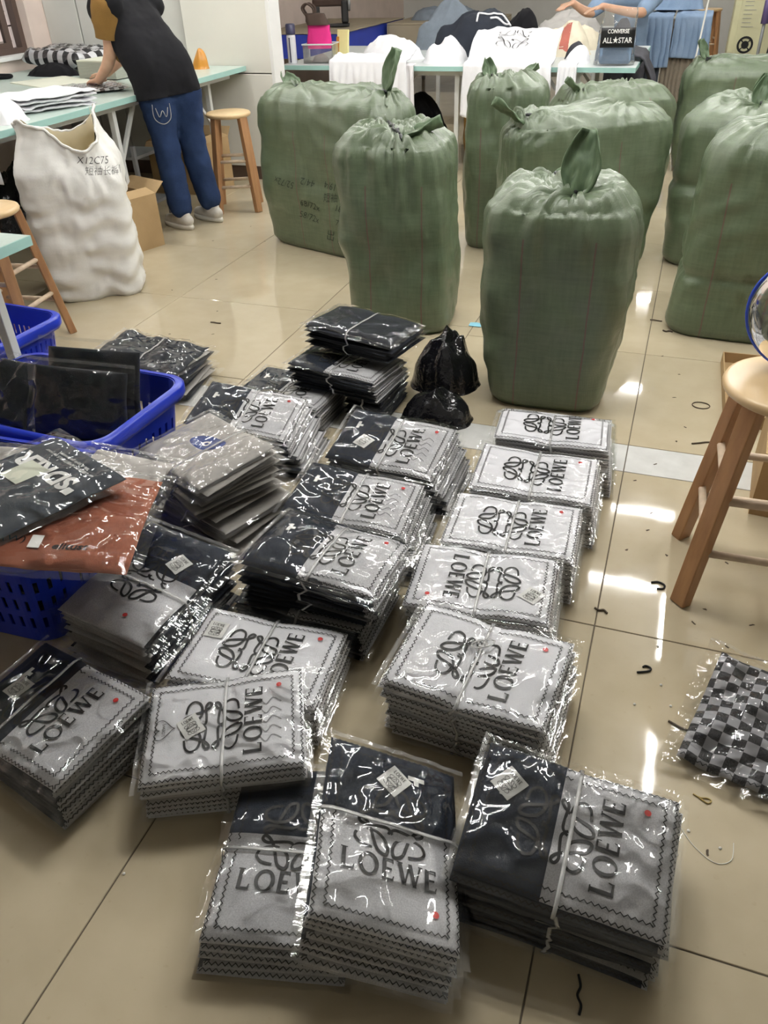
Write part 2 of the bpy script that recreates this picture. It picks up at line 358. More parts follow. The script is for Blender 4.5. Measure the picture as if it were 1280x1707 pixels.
# partition wall at the end of the cutting table
wb=struct(MB().box((XL,6.0,0),(-2.99,6.08,ZC)).build('wall_partition',M_['wall_paint']))
for (x0,x1,y) in ((XL,-4.62,5.965),(-4.615,-4.36,5.965),(-4.355,-3.68,5.965),(-3.675,-2.98,5.93)):
    m_=M_['wall_paint'] if x1<-3.6 else M_['wall_panel']
    MB().box((x0+.003,y,.752),(x1-.003,6.0,ZC)).build('wall_panel',m_,wb,bevel=.003)
    MB().box((x0+.003,y,.1),(x1-.003,6.0,.745)).build('wall_panel',m_,wb,bevel=.003)
struct(MB().box((XL,5.945,0),(-2.97,5.964,.10)).build('baseboard_partition',M_['baseboard']))
we=struct(MB().box((-2.985,5.93,0),(-2.955,6.10,ZC)).build('wall_side',M_['white_wall'],bevel=.004))

# fluorescent battens under the ceiling; those with no visible reflection are added for light
def lamp(x,y,along,length,label):
    t=thing('fluorescent_lamp',label,'lamp',(x,y,ZC),0 if along=='x' else PI/2,'fluorescent battens under the ceiling')
    MB().box((-length/2-.02,-.03,-.045),(length/2+.02,.03,0)).build('housing',M_['white_metal'],t,bevel=.004)
    MB().tube([(-length/2,0,-.066),(length/2,0,-.066)],.017,12).build('light_tube',M_['tube_light'],t,True)
    for s in(-1,1): MB().box((s*length/2-.012,-.016,-.085),(s*length/2+.012,.016,-.045)).build('lamp_holder',M_['white_metal'],t)
L='white fluorescent batten running %s the room, %s'
for a in ((.46,4.79,'y',.75,'lengthwise in','reflected beside the bundles'),(.46,3.28,'y',1.2,'lengthwise in','reflected near the checked bag'),
          (-.19,5.24,'x',1.2,'across','reflected beside the upside-down white bundle'),(-.12,6.30,'x',1.2,'across','reflected beside the stool leg'),
          (-1.75,5.24,'x',1.2,'across','added for light above the large left sack'),  # added to spread light across the room
          (-.6,8.84,'x',1.2,'across','above the far aisle'),(-2.6,8.84,'x',1.2,'across','added for light above the sewing corner'),  # the sewing corner one is added to light the far region
          (-2.95,5.35,'x',1.2,'across','added for light above the person'),  # added to raise the light at the back
          (-3.5,4.0,'y',1.2,'lengthwise in','added for light above the cutting table'),(1.5,3.6,'y',1.2,'lengthwise in','added for light right of the stool'),  # both added to light the sides of the room
          (-.72,2.22,'x',1.2,'across','added to brighten the front bundles, nearer one of a pair'),(-.72,2.48,'x',1.2,'across','added to brighten the front bundles, farther one of a pair'),  # pair added to brighten the front bundles, its floor reflections hidden
          (-4.0,2.2,'y',1.2,'lengthwise in','added for light by the window wall near the camera'),(1.6,7.2,'y',1.2,'lengthwise in','added for light by the right wall'),(.2,11.8,'x',1.2,'across','added for light at the far end')):  # all added for general illumination
    lamp(a[0],a[1],a[2],a[3],L%(a[4],a[5]))
# ================================================================ sacks
def make_sack(name,label,loc,rz,w,d,h,seed,knots,lean=(0,0),pinch=None,n_exp=4.2,taper=(.93,1.0,.97),dome=0.062,mat='green_woven',group='green woven sacks',base_flare=0):
    """a stuffed woven sack: rounded-rectangle section, top gathered to a seam between its tied ears"""
    root=thing(name,label,'sack',loc,rz,group); rnd=random.Random(seed)
    NS=144; NZ=54; NC=30; s=seed*7.3
    K=[Vector((k[0],k[1],0)) for k in knots]
    def sec(a):
        c,q=math.cos(a),math.sin(a); r=(abs(c)**n_exp+abs(q)**n_exp)**(-1/n_exp); return Vector((c*r*w/2,q*r*d/2,0))
    def seg_near(p):
        if len(K)==1: return K[0].copy()
        a,b=K[0],K[1]; t=max(0,min(1,(p-a).dot(b-a)/max(1e-9,(b-a).length_squared))); return a+(b-a)*t
    er=.085
    def point(a,t):
        """t in 0..1 side, 1..2 cap"""
        p=sec(a); ca=math.cos(a); sa=math.sin(a)
        if t<=1:
            z=(h-dome)*t; f=t
            sc=taper[0]*(1-f)**2+2*taper[1]*1.02*f*(1-f)+taper[2]*f*f
            zz=z/h
            if z<.05: sc*=1-.10*(1-z/.05)**2
            top=(h-dome)-z
            if top<er: sc*=1-.07*(1-top/er)**2.2
            if pinch:
                for pz,amt,wd in pinch: sc*=1-amt*math.exp(-((z-pz)/wd)**2)
            if base_flare: sc*=1+base_flare*max(0,1-z/.25)**2
            q=p*sc; q.z=z
            amp=.018*math.sin(PI*min(1,t*1.05))+.006
            n=Vector((ca,sa,0))
            dsp=amp*fbm(ca*1.4+s,sa*1.4,z*3.0,3)+.0075*ridge(ca*2.2+s,sa*2.2+z*2.5,z*7+s)*smooth01(t*3)+.004*nz(ca*9+s,sa*9,z*16)
            plt=smooth01((t-.62)/.38)
            if plt>0:
                for k in K:
                    an=math.atan2(q.y-k.y,q.x-k.x); dk=(Vector((q.x,q.y,0))-k).length
                    dsp+=plt*(.015*math.sin(an*13+6*nz(an*2,s,0))+.007*math.sin(an*29+5*nz(an*3,s,4)))*math.exp(-dk/.28)
            q+=n*dsp
        else:
            u=t-1; e=seg_near(p); sc0=taper[2]*(1-.07); b=p*sc0
            r=1-u; q=e*(1-r)+b*r
            z=(h-dome)+dome*(1-r**5)
            q.z=z
            for k in K:
                v=Vector((q.x,q.y,0))-k; dk=v.length; an=math.atan2(v.y,v.x)
                fall=math.exp(-dk/.19)*smooth01((dk)/.03)
                q.z+=fall*(.020*math.sin(an*13+6*nz(an*2,s,0))+.010*math.sin(an*29+5*nz(an*3,s,4)))-.045*math.exp(-dk/.06)
            q.z+=.016*fbm(q.x*6+s,q.y*6,1.3,3)*smooth01(u*4)+.010*ridge(q.x*9+s,q.y*5,2)*smooth01(u*3)
        q.x+=lean[0]*(q.z/h)**1.3; q.y+=lean[1]*(q.z/h)**1.3
        return q
    V=[];F=[]
    rows=[i/NZ for i in range(NZ+1)]+[1+(i+1)/NC for i in range(NC)]
    for t in rows:
        for k in range(NS): V.append(point(2*PI*k/NS,t))
    nr=len(rows)
    for j in range(nr-1):
        for k in range(NS): F.append((j*NS+k,j*NS+(k+1)%NS,(j+1)*NS+(k+1)%NS,(j+1)*NS+k))
    F.append(tuple(range(NS-1,-1,-1)))
    body=add('sack_body',V,F,M_[mat],root)
    # ears and ties
    for i,k in enumerate(knots):
        kx,ky,ez,ang,tilt,size=k[:6]
        base=Vector((kx+lean[0],ky+lean[1],h-.055+ez))
        dirv=Vector((math.cos(ang)*math.sin(tilt),math.sin(ang)*math.sin(tilt),math.cos(tilt)))
        side=dirv.cross(Vector((0,0,1))); side=side.normalized() if side.length>.05 else Vector((1,0,0)); 
        if len(k)>6: side=(Matrix.Rotation(k[6],3,dirv)@side)
        nrm=side.cross(dirv).normalized()
        def ear(u,v):
            b=v*size; wv=(.10+.90*math.sin(PI*min(1,v**.8*.93))**.9)*size*.33
            if v<.06: wv=size*.07
            x=(u-.5)*2
            fold=.12*size*math.sin(x*6+seed)*(.3+.7*(1-v))*.35
            return base+dirv*b+side*x*wv+nrm*(size*.22*(x*x)*v+fold-.10*size*v*v+.01*nz(x*4+s,v*5,0))
        ev,ef=grid(22,20,ear); o=add('tied_ear',ev,ef,M_['green_ear'],root)
        sd=o.modifiers.new('thick','SOLIDIFY'); sd.thickness=.004; sd.offset=0
        MB().tube([base+dirv*.012+(side*math.cos(a)+nrm*math.sin(a))*(size*.085+.004) for a in [2*PI*q/14 for q in range(14)]],.008,8,True).build('tie',M_['black_tie'],root,True)
    if len(knots)>1:
        a=K[0]; b=K[1]; o=Vector((lean[0],lean[1],0))
        MB().tube([a.lerp(b,q/9)+o+Vector((.006*math.sin(q*2.1),0,h-.012+.006*math.cos(q*1.7))) for q in range(10)],.007,8).build('seam_cord',M_['black_tie'],root,True)
    return root,body
def add_text(body,root,lines,mat,name='handwriting',axis='-y',jit=0):
    """write on a stuffed surface: font outlines pushed onto the mesh along its local -y (or given) direction"""
    bm=bmesh.new(); bm.from_mesh(body.data); bvh=BVHTree.FromBMesh(bm); bm.free()
    dv=Vector(axis)
    sidev=dv.cross(Vector((0,0,1))).normalized()
    for (txt,cx,cz,size,rot) in lines:
        cu=bpy.data.curves.new('t','FONT'); cu.body=txt; cu.size=size; cu.align_x='CENTER'; cu.resolution_u=2; cu.shear=.25; cu.offset=-.0006
        ob=bpy.data.objects.new('t',cu); COL.objects.link(ob); dg=bpy.context.evaluated_depsgraph_get(); dg.update()
        me=bpy.data.meshes.new_from_object(ob.evaluated_get(dg)); bpy.data.objects.remove(ob); 
        V=[];ok=True; c,s_=math.cos(rot),math.sin(rot)
        for v in me.vertices:
            x=v.co.x*c-v.co.y*s_+cx; z=v.co.x*s_+v.co.y*c+cz
            o=sidev*x+Vector((0,0,z))-dv*2
            hit=bvh.ray_cast(o,dv)
            if hit[0] is None: ok=False; break
            V.append(hit[0]-dv*.0025)
        if ok and V: add(name,V,[tuple(p.vertices) for p in me.polygons],M_[mat],root,False)
        bpy.data.meshes.remove(me)
ups=PI/2
sA,bA=make_sack('woven_sack','broad green woven sack with black handwriting on its front, beside the small stool',(-1.90,4.50,0),R(-19),.98,.46,.86,1,[(-.27,.0,.02,PI*.9,1.15,.17),(.33,.06,.03,R(60),.35,.22)],dome=0.056)
add_text(bA,sA,[('52/72x',-.20,.40,.055,PI-.12),('44/2',-.02,.42,.055,PI-.12),('19/4',.15,.42,.055,PI-.1),('短袖',.14,.32,.055,.1),('68/72x',-.03,.26,.055,-.1),('181',.20,.27,.05,-.1),('58/72x',-.05,.19,.055,-.12),('744',.20,.19,.05,-.1),('出 (2)',.16,.10,.07,0)],'marker_ink',axis=(0,1,0))
make_sack('woven_sack','tall green woven sack in front of the broad one with handwriting',(-1.15,3.47,0),R(5),.50,.44,.86,2,[(-.05,.10,.0,R(120),1.2,.09),(.05,-.11,.01,R(15),1.2,.19)],lean=(-.04,0),dome=0.056,taper=(.95,1.0,.98))
make_sack('woven_sack','nearest green woven sack standing behind the white bundles with one upright ear',(-.36,2.90,0),R(3),.52,.46,.80,3,[(-.05,.13,.02,R(60),1.25,.10),(.045,-.10,.012,R(65),.28,.22)],lean=(-.01,0),dome=0.062,taper=(.84,1.02,1.0))
make_sack('woven_sack','green woven sack with two tied ears just below the white shirt with black emblem',(-.97,4.78,0),R(4),.44,.38,.90,4,[(-.10,.0,.01,PI*.7,.5,.13),(.02,.08,.01,R(30),1.1,.15)],dome=0.050)
make_sack('woven_sack','wide green woven sack with an open frilled ear behind the nearest sack',(-.50,4.42,0),R(33),.86,.34,.80,5,[(-.36,-.05,.0,PI*.95,.95,.20),(.2,.05,.0,R(20),1.3,.09)],dome=0.062,lean=(.02,0),taper=(.9,1.0,1.0))
make_sack('woven_sack','green woven sack lying furthest back below the clear bag on the table',(-.50,5.85,0),R(38),.80,.50,.72,6,[(-.26,-.05,.0,PI*.95,.8,.16),(.15,.08,.0,R(20),1.4,.08)],dome=0.074)
make_sack('woven_sack','green woven sack at the far right with a rolled top seam',(.36,7.0,0),R(2),.95,.5,.76,7,[(-.33,.0,.02,PI*.8,.5,.16),(.3,.05,0,R(40),1.3,.08)],dome=0.062)
make_sack('woven_sack','green woven sack with two upright ears at right, behind the front right one',(.31,4.80,0),R(-8),.66,.60,.80,8,[(.0,.14,.0,PI*.5,.15,.15),(.02,-.06,.0,R(90),.3,.16)],dome=0.068,taper=(.98,1.02,1.0),pinch=[(.42,.05,.03)])
make_sack('woven_sack','green woven sack cut by the right frame edge with a crumpled green base corner',(.33,3.80,0),R(-4),.56,.48,.86,9,[(.03,-.02,.01,R(20),1.0,.16)],dome=0.062,lean=(.04,0),taper=(.96,.99,.95),pinch=[(.27,.06,.018)],base_flare=.05)

# open white sack
def white_sack():
    root=thing('white_sack','white woven sack with open mouth and black handwriting by the cutting table','sack',(-2.93,3.47,0),R(38))
    w=.50;d=.46;h=.80;NS=128;NZ=60
    def sec(a,n=5.0):
        c,q=math.cos(a),math.sin(a); r=(abs(c)**n+abs(q)**n)**(-1/n); return Vector((c*r*w/2,q*r*d/2,0))
    def rimz(a): 
        return h+.05*math.sin(2*a+.9)+.035*math.sin(3*a+1.5)+.02*nz(math.cos(a)*5,math.sin(a)*5,3)
    def pt(a,t,inn):
        p=sec(a); ca,sa=math.cos(a),math.sin(a); H=rimz(a); z=H*t
        sc=.97+.05*math.sin(PI*min(1,t*1.15))
        if z<.05: sc*=1-.06*(1-z/.05)**2
        if t>.72: f=(t-.72)/.28; sc*=1-.30*smooth01(f)+.06*max(0,f-.75)*4
        q=p*sc*(.94 if inn else 1)
        if not inn:
            dsp=.016*math.sin(z*52+3*nz(ca*2,sa*2,z*4))*smooth01((.55-z)/.1)*(.5+.5*nz(ca*3,sa*3,z*3+9))+.016*fbm(ca*2,sa*2,z*4,4)
            dsp+=.012*ridge(ca*4,sa*4+z,z*9)*smooth01((t-.55)*5)
            q+=Vector((ca,sa,0))*dsp
        q.z=z; q.x+=-.02*t; return q
    V=[];F=[]
    for j in range(NZ+1):
        for k in range(NS): V.append(pt(2*PI*k/NS,j/NZ,False))
    for j in range(NZ):
        for k in range(NS): F.append((j*NS+k,j*NS+(k+1)%NS,(j+1)*NS+(k+1)%NS,(j+1)*NS+k))
    F.append(tuple(range(NS-1,-1,-1)))
    body=add('sack_body',V,F,M_['white_woven'],root)
    V=[];F=[];N2=22
    for j in range(N2+1):
        for k in range(NS): V.append(pt(2*PI*k/NS,1-.32*j/N2,True)+Vector((0,0,0)))
    for j in range(N2):
        for k in range(NS): F.append((j*NS+(k+1)%NS,j*NS+k,(j+1)*NS+k,(j+1)*NS+(k+1)%NS))
    F.append(tuple(N2*NS+k for k in range(NS)))
    add('lining',V,F,M_['sack_lining'],root)
    MB().tube([pt(2*PI*k/NS,1.0,False) for k in range(NS)],.007,6,True).build('rolled_hem',M_['white_woven'],root,True)
    add_text(body,root,[('X12C75',.09,.655,.045,-.12),('短袖长裤1',.13,.605,.042,-.12)],'ink_black',axis=(-.12,.99,0))
white_sack()
# ================================================================ garments in plastic bags
GW,GH=.265,.36
class Surf:
    """height field of a folded shirt; every print, seam and film follows it"""
    def __init__(s,w=GW,h=GH,t=.014,bx=0,by=0,curl=0,pinch=0,pax='y',seed=0,rough=.0035,sag=0,fold=None):
        s.w,s.h,s.t,s.bx,s.by,s.curl,s.pinch,s.pax,s.seed,s.rough,s.sag,s.fold=w,h,t,bx,by,curl,pinch,pax,seed,rough,sag,fold
    def mid(s,x,y):
        u,v=2*x/s.w,2*y/s.h
        z=s.bx*u*u+s.by*v*v
        z+=s.rough*fbm(x*9+s.seed*3.1,y*9,s.seed,3)
        if s.curl:
            e=max(0,u-.45); z-=s.curl*e*e
        if s.sag: z-=s.sag*max(0,abs(u)-.3)**2
        if s.pinch: z-=s.pinch*math.exp(-((y if s.pax=='x' else x)/.035)**2)
        return z
    def prof(s,x,y):
        u,v=min(1,abs(2*x/s.w)),min(1,abs(2*y/s.h))
        return (max(0,1-u**7)*max(0,1-v**7))**.45
    def top(s,x,y): return s.mid(x,y)+s.t/2*s.prof(x,y)
    def bot(s,x,y): return s.mid(x,y)-s.t/2*s.prof(x,y)
def cos_grid(n): return [-math.cos(PI*i/(n-1))*.5*(1) for i in range(n)]
def slab_mesh(S,nm,mats,split=None,nu=22,nv=28,sw=1):
    """closed pillow; second material above garment y = split(x)"""
    us=[ .5*math.copysign(abs(2*c)**.8,c) if c else 0 for c in cos_grid(nu)]; vs=[ .5*math.copysign(abs(2*c)**.8,c) if c else 0 for c in cos_grid(nv)]
    if split is not None:
        j=min(range(nv),key=lambda q:abs(vs[q]*S.h-split)); vs[j]=split/S.h
    V=[];F=[];mi=[]
    for fn in (S.top,S.bot):
        for v in vs:
            for u in us: V.append((u*S.w,v*S.h,fn(u*S.w,v*S.h)))
    N=nu*nv
    for j in range(nv-1):
        k=1 if (split is not None and (vs[j]+vs[j+1])/2*S.h>split) else 0
        for i in range(nu-1):
            a=j*nu+i; side=(split is not None) and (i<2 or i>nu-4) and j>1
            F.append((a,a+1,a+nu+1,a+nu)); mi.append(1 if side and (i<sw or i>nu-2-sw) else k); F.append((N+a,N+a+nu,N+a+nu+1,N+a+1)); mi.append(1 if split is not None and j>1 else k)
    return mesh(nm,V,F,None,True,mats=mats,midx=mi)
def ribbon(S,lines,wd,lift=.0024):
    """flat strokes lying on the surface"""
    V=[];F=[]
    for pts in lines:
        n=len(pts); b=len(V)
        for i,p in enumerate(pts):
            q=pts[min(i+1,n-1)]; r=pts[max(i-1,0)]; dx,dy=q[0]-r[0],q[1]-r[1]; L=math.hypot(dx,dy) or 1; nx,ny=-dy/L,dx/L
            ww=wd(i/(n-1)) if callable(wd) else wd
            for s_ in (-1,1):
                x,y=p[0]+nx*s_*ww/2,p[1]+ny*s_*ww/2; V.append((x,y,S.top(x,y)+lift))
        for i in range(n-1): F.append((b+2*i,b+2*i+1,b+2*i+3,b+2*i+2))
    return V,F
def zigzag_lines(w,h,inset,amp=.0026,wl=.0120,r=.0):
    out=[]
    x0,x1,y0,y1=-w/2+inset,w/2-inset,-h/2+inset,h/2-inset
    for (ax,ay,bx_,by_) in ((x0,y0,x1,y0),(x1,y0,x1,y1),(x1,y1,x0,y1),(x0,y1,x0,y0)):
        L=math.hypot(bx_-ax,by_-ay); n=int(L/(wl/2)); dx,dy=(bx_-ax)/L,(by_-ay)/L
        pts=[]
        for i in range(n+1):
            s_=L*i/n; o=amp*(1 if i%2 else -1); pts.append((ax+dx*s_-dy*o,ay+dy*s_+dx*o))
        out.append(pts)
    return out
def quads_to(S,Q,lift=.0018):
    V=[];F=[]
    for q in Q:
        b=len(V)
        for (x,y) in q: V.append((x,y,S.top(x,y)+lift))
        F.append(tuple(range(b,b+len(q))))
    return V,F
# letters on a unit cap height: thick and thin strokes with small serifs
def bx4(a,b,c,d): return [(a,b),(c,b),(c,d),(a,d)]
def ringQ(cx,cy,ro,rO,ri,rI,n=28):
    Q=[]
    for k in range(n):
        a,b=2*PI*k/n,2*PI*(k+1)/n
        Q.append([(cx+ro*math.cos(a),cy+rO*math.sin(a)),(cx+ro*math.cos(b),cy+rO*math.sin(b)),(cx+ri*math.cos(b),cy+rI*math.sin(b)),(cx+ri*math.cos(a),cy+rI*math.sin(a))])
    return Q
def sl(x0,y0,x1,y1,wd): return [(x0-wd/2,y0),(x0+wd/2,y0),(x1+wd/2,y1),(x1-wd/2,y1)]
LET={'L':([bx4(.03,0,.24,1),bx4(.24,0,.66,.10),[(.58,.10),(.66,.10),(.69,.25),(.63,.25)],bx4(-.04,.94,.31,1)],.74),
 'O':(ringQ(.52,.5,.53,.53,.325,.43),1.06),
 'E':([bx4(.03,0,.24,1),bx4(.24,0,.62,.10),bx4(.24,.46,.52,.56),bx4(.24,.91,.60,1),[(.55,.10),(.62,.10),(.65,.23),(.60,.23)],[(.54,.78),(.60,.78),(.60,.91),(.545,.91)]],.70),
 'W':([sl(.08,1,.36,0,.20)[::-1],sl(.36,0,.62,1,.10),sl(.62,1,.90,0,.20)[::-1],sl(.90,0,1.16,1,.10),bx4(-.08,.94,.24,1),bx4(1.04,.94,1.28,1)],1.24)}
def word_quads(cx,cy,wd,hh):
    total=sum(LET[c][1] for c in 'LOEWE')+.14*4; k=wd/total; x=cx-wd/2; Q=[]
    for c in 'LOEWE':
        qs,adv=LET[c]
        for q in qs: Q.append([(x+px*k,cy+(py-.5)*hh) for px,py in q])
        x+=(adv+.14)*k
    return Q
# the looped four-fold emblem, one quadrant mirrored
EM=[[(.47,.87),(.76,.81),(.91,.64),(.835,.44),(.605,.35),(.35,.37),(.14,.54),(.06,.81),(.125,.98),(.32,.88),(.43,.59),(.52,.32),(.65,.13),(.79,.05),(.845,.15),(.70,.24),(.43,.21),(.14,.19),(.025,.25),(.055,.35)]]
def emblem_lines(cx,cy,wd,hh,n=7):
    out=[]
    for sx in(-1,1):
        for sy in(-1,1):
            for st in EM:
                p=catmull([(x,y,0) for x,y in st],n); out.append([(cx+sx*q.x*wd/2,cy+sy*q.y*hh/2) for q in p])
    return out
def film_mesh(S,nm,margin=.016,lift=.0048,amp=.0038,seed=0,nu=46,nv=58,mat='clear_film',flare=0):
    W,H=S.w/2+margin,S.h/2+margin
    def fn(u,v):
        x=(u*2-1)*W; y=(v*2-1)*H
        cx=max(-S.w/2,min(S.w/2,x)); cy=max(-S.h/2,min(S.h/2,y)); ex=max(abs(x)-S.w/2,abs(y)-S.h/2,0)/margin
        z=S.top(cx,cy)*(1-ex)+S.mid(cx,cy)*ex
        r=max(0,ridge(x*13+seed*5.7+nz(x*20,y*20,seed)*.6,y*8+seed,seed*1.9))**3+.6*max(0,ridge(x*5-y*9+seed*3,y*6+x*4,seed+4))**5
        z+=lift*(1-ex*.8)+amp*r*(1-.6*ex)+ex*.004*nz(x*30+seed,y*30,2)-flare*ex
        jx=.004*ex*nz(y*25,seed,x*3); jy=.004*ex*nz(x*25,seed,y*3)
        return (x+jx,y+jy,z)
    V,F=grid(nu,nv,fn); return mesh(nm,V,F,M_[mat])
def edge_seal(S,nm,margin=.016):
    """welded strip along the open end of the bag"""
    W,H=S.w/2+margin,S.h/2+margin; V=[];F=[]
    n=40
    for i in range(n):
        x=-W+2*W*i/(n-1); cx=max(-S.w/2,min(S.w/2,x))
        for y in (H-.003,H-.013): V.append((x,y+.001*nz(x*40,S.seed,y),S.mid(cx,S.h/2)+.004+.003*nz(x*30,S.seed,0)))
    F=[(2*i,2*i+1,2*i+3,2*i+2) for i in range(n-1)]
    return mesh(nm,V,F,M_['film_edge'])
SPLIT=.028
STY={'navy':(['grey_heather','navy_cloth'],SPLIT),'white':(['white_cloth'],None),'offwhite':(['offwhite_cloth'],None),'black':(['black_navy'],None),'stone':(['stone_cloth'],None),'plainnavy':(['grey_heather','navy_cloth'],.03),
     'slate':(['slate_cloth'],None),'rust':(['rust_cloth'],None)}
CACHE={}
def low_meshes(style,var):
    """shared meshes of a shirt lower in a stack"""
    k=(style,var)
    if k not in CACHE:
        S=Surf(t=.0135,seed=40+var,rough=.003,by=(-.004,0,.003)[var%3]); mats=[M_[x] for x in STY[style][0]]
        me=slab_mesh(S,'folded_shirt',mats,STY[style][1],14,18,2)
        zz=None
        if style in('navy','white','offwhite'):
            V,F=ribbon(S,zigzag_lines(S.w,S.h,.005)+zigzag_lines(S.w,S.h,.024),.0022); zz=mesh('stitching',V,F,M_['ink_black'],False)
        fm=film_mesh(S,'plastic_bag',(.018 if style=='stone' else .009)+.004*var,.0012,.004 if style=='stone' else .0012,seed=var*2.3+len(style),nu=18,nv=22,flare=.002)
        CACHE[k]=(me,zz,fm)
    return CACHE[k]
def text_mesh(txt,size,shear=0,bold=0):
    cu=bpy.data.curves.new('t','FONT'); cu.body=txt; cu.size=size; cu.align_x='CENTER'; cu.align_y='CENTER'; cu.resolution_u=3; cu.shear=shear; cu.offset=bold
    ob=bpy.data.objects.new('t',cu); COL.objects.link(ob); dg=bpy.context.evaluated_depsgraph_get(); dg.update()
    me=bpy.data.meshes.new_from_object(ob.evaluated_get(dg)); bpy.data.objects.remove(ob)
    V=[v.co.copy() for v in me.vertices]; F=[tuple(p.vertices) for p in me.polygons]; bpy.data.meshes.remove(me); return V,F
def text_on(S,nm,txt,cx,cy,size,rot,mat,par,shear=0,bold=0,lift=.0018):
    V,F=text_mesh(txt,size,shear,bold); c,s_=math.cos(rot),math.sin(rot); W=[]
    for v in V:
        x,y=cx+v.x*c-v.y*s_,cy+v.x*s_+v.y*c; W.append((x,y,S.top(x,y)+lift))
    return add(nm,W,F,M_[mat],par,False)
def hang_tag(S,par,cx,cy,rot,size=.048,loewe=True,small=False):
    c,s_=math.cos(rot),math.sin(rot); a=size/2; b=size*.56
    def tr(x,y,l): X,Y=cx+x*c-y*s_,cy+x*s_+y*c; return (X,Y,S.top(X,Y)+l)
    n=5; V=[];F=[]
    for l in (.0035,.0023):
        for j in range(n):
            for i in range(n): V.append(tr(-a+2*a*i/(n-1),-b+2*b*j/(n-1),l))
    for j in range(n-1):
        for i in range(n-1):
            q=j*n+i; F.append((q,q+1,q+n+1,q+n)); F.append((n*n+q,n*n+q+n,n*n+q+n+1,n*n+q+1))
    add('hang_tag',V,F,M_['paper'],par,False)
    if loewe:
        V=[];F=[]
        for q in word_quads(0,b*.62,a*1.2,.0085):
            k=len(V); V+=[tr(x,y,.0042) for x,y in q]; F.append(tuple(range(k,k+len(q))))
        for ln in emblem_lines(0,-b*.25,a*1.3,a*1.3,4):
            for i in range(len(ln)-1):
                (x0,y0),(x1,y1)=ln[i],ln[i+1]; L=math.hypot(x1-x0,y1-y0) or 1; nx,ny=-(y1-y0)/L*.0005,(x1-x0)/L*.0005
                k=len(V); V+=[tr(x0-nx,y0-ny,.0042),tr(x0+nx,y0+ny,.0042),tr(x1+nx,y1+ny,.0042),tr(x1-nx,y1-ny,.0042)]; F.append((k,k+1,k+2,k+3))
        add('tag_print',V,F,M_['ink_black'],par,False)
def dress_top(shirt,S,style,o):
    """prints, stitches, sticker and bag of the shirt on top"""
    k='ink_black'
    if style in('navy','white','offwhite','plainnavy'):
        if style!='plainnavy':
            V,F=ribbon(S,zigzag_lines(S.w,S.h,.005)+zigzag_lines(S.w,S.h,.024),.0024); add('stitching',V,F,M_[k],shirt,False)
        ey,ty=(.028,-.066)
        if style=='plainnavy': ey,ty=-.01,.085
        if o.get('emb',True):
            V,F=ribbon(S,emblem_lines(0,ey,.146,.138),lambda t:.0052+.0010*math.sin(PI*t)); add('emblem',V,F,M_[k],shirt,False)
        V,F=quads_to(S,word_quads(0,ty,.180,.041),.0030); add('lettering',V,F,M_[k],shirt,False)
        d=o.get('dot',(.085,-.125)); dx,dy=d
        n=16; V=[(dx,dy,S.top(dx,dy)+.0044)]+[(dx+.0062*math.cos(2*PI*i/n),dy+.0062*math.sin(2*PI*i/n),S.top(dx,dy)+.0040) for i in range(n)]
        stk=add('round_sticker',V,[(0,1+i,1+(i+1)%n) for i in range(n)],M_['red_dot'],shirt,False)
        if o.get('tag'):
            tx,ty2,tr_=o['tag']; hang_tag(S,shirt,tx,ty2,tr_)
        if o.get('neck',style=='navy'):
            V,F=quads_to(S,[bx4(.028,.128,.062,.138),bx4(.040,.118,.050,.128)],.002); add('neck_label',V,F,M_['print_white'],shirt,False)
        if o.get('heart'):      # outline heart tag on a cord, showing through the bag
            hx,hy=o['heart']; hp=[(hx+.0016*16*math.sin(t)**3,hy+.0016*(13*math.cos(t)-5*math.cos(2*t)-2*math.cos(3*t)-math.cos(4*t))) for t in [2*PI*k/40 for k in range(41)]]
            V,F=ribbon(S,[hp,[(hx,hy+.008),(hx+.004,hy+.016),(hx+.014,hy+.020)]],.0016,.0026); add('heart_tag',V,F,M_['ink_black'],shirt,False)
            text_on(S,'tag_print','LOEWE',hx,hy-.002,.010,0,'ink_black',shirt,0,0,.0028)
        if o.get('insert'):     # printed leaflet showing inside the bag
            lines=[]; rnd=random.Random(o['insert'])
            for q in range(5):
                x0,y0=-.06+.025*q,-.13; lines.append([(p.x,p.y) for p in catmull([(x0,y0,0),(x0+.012,y0+.02,0),(x0-.004,y0+.035,0),(x0+.014,y0+.05,0)],6)])
            V,F=ribbon(S,lines,.0028,.0012); add('leaflet_print',V,F,M_['print_grey'],shirt,False)
    me=film_mesh(S,'plastic_bag',o.get('margin',.018),seed=S.seed*1.37+1,mat=o.get('film','clear_film'),amp=o.get('amp',.0042)); link_mesh('plastic_bag',me,shirt)
    link_mesh('bag_seal',edge_seal(S,'bag_seal',o.get('margin',.018)),shirt)
def mat_pose(x,y,z,yaw,tx,ty): return Matrix.Translation((x,y,z))@Matrix.Rotation(R(yaw),4,'Z')@Matrix.Rotation(R(tx),4,'X')@Matrix.Rotation(R(ty),4,'Y')
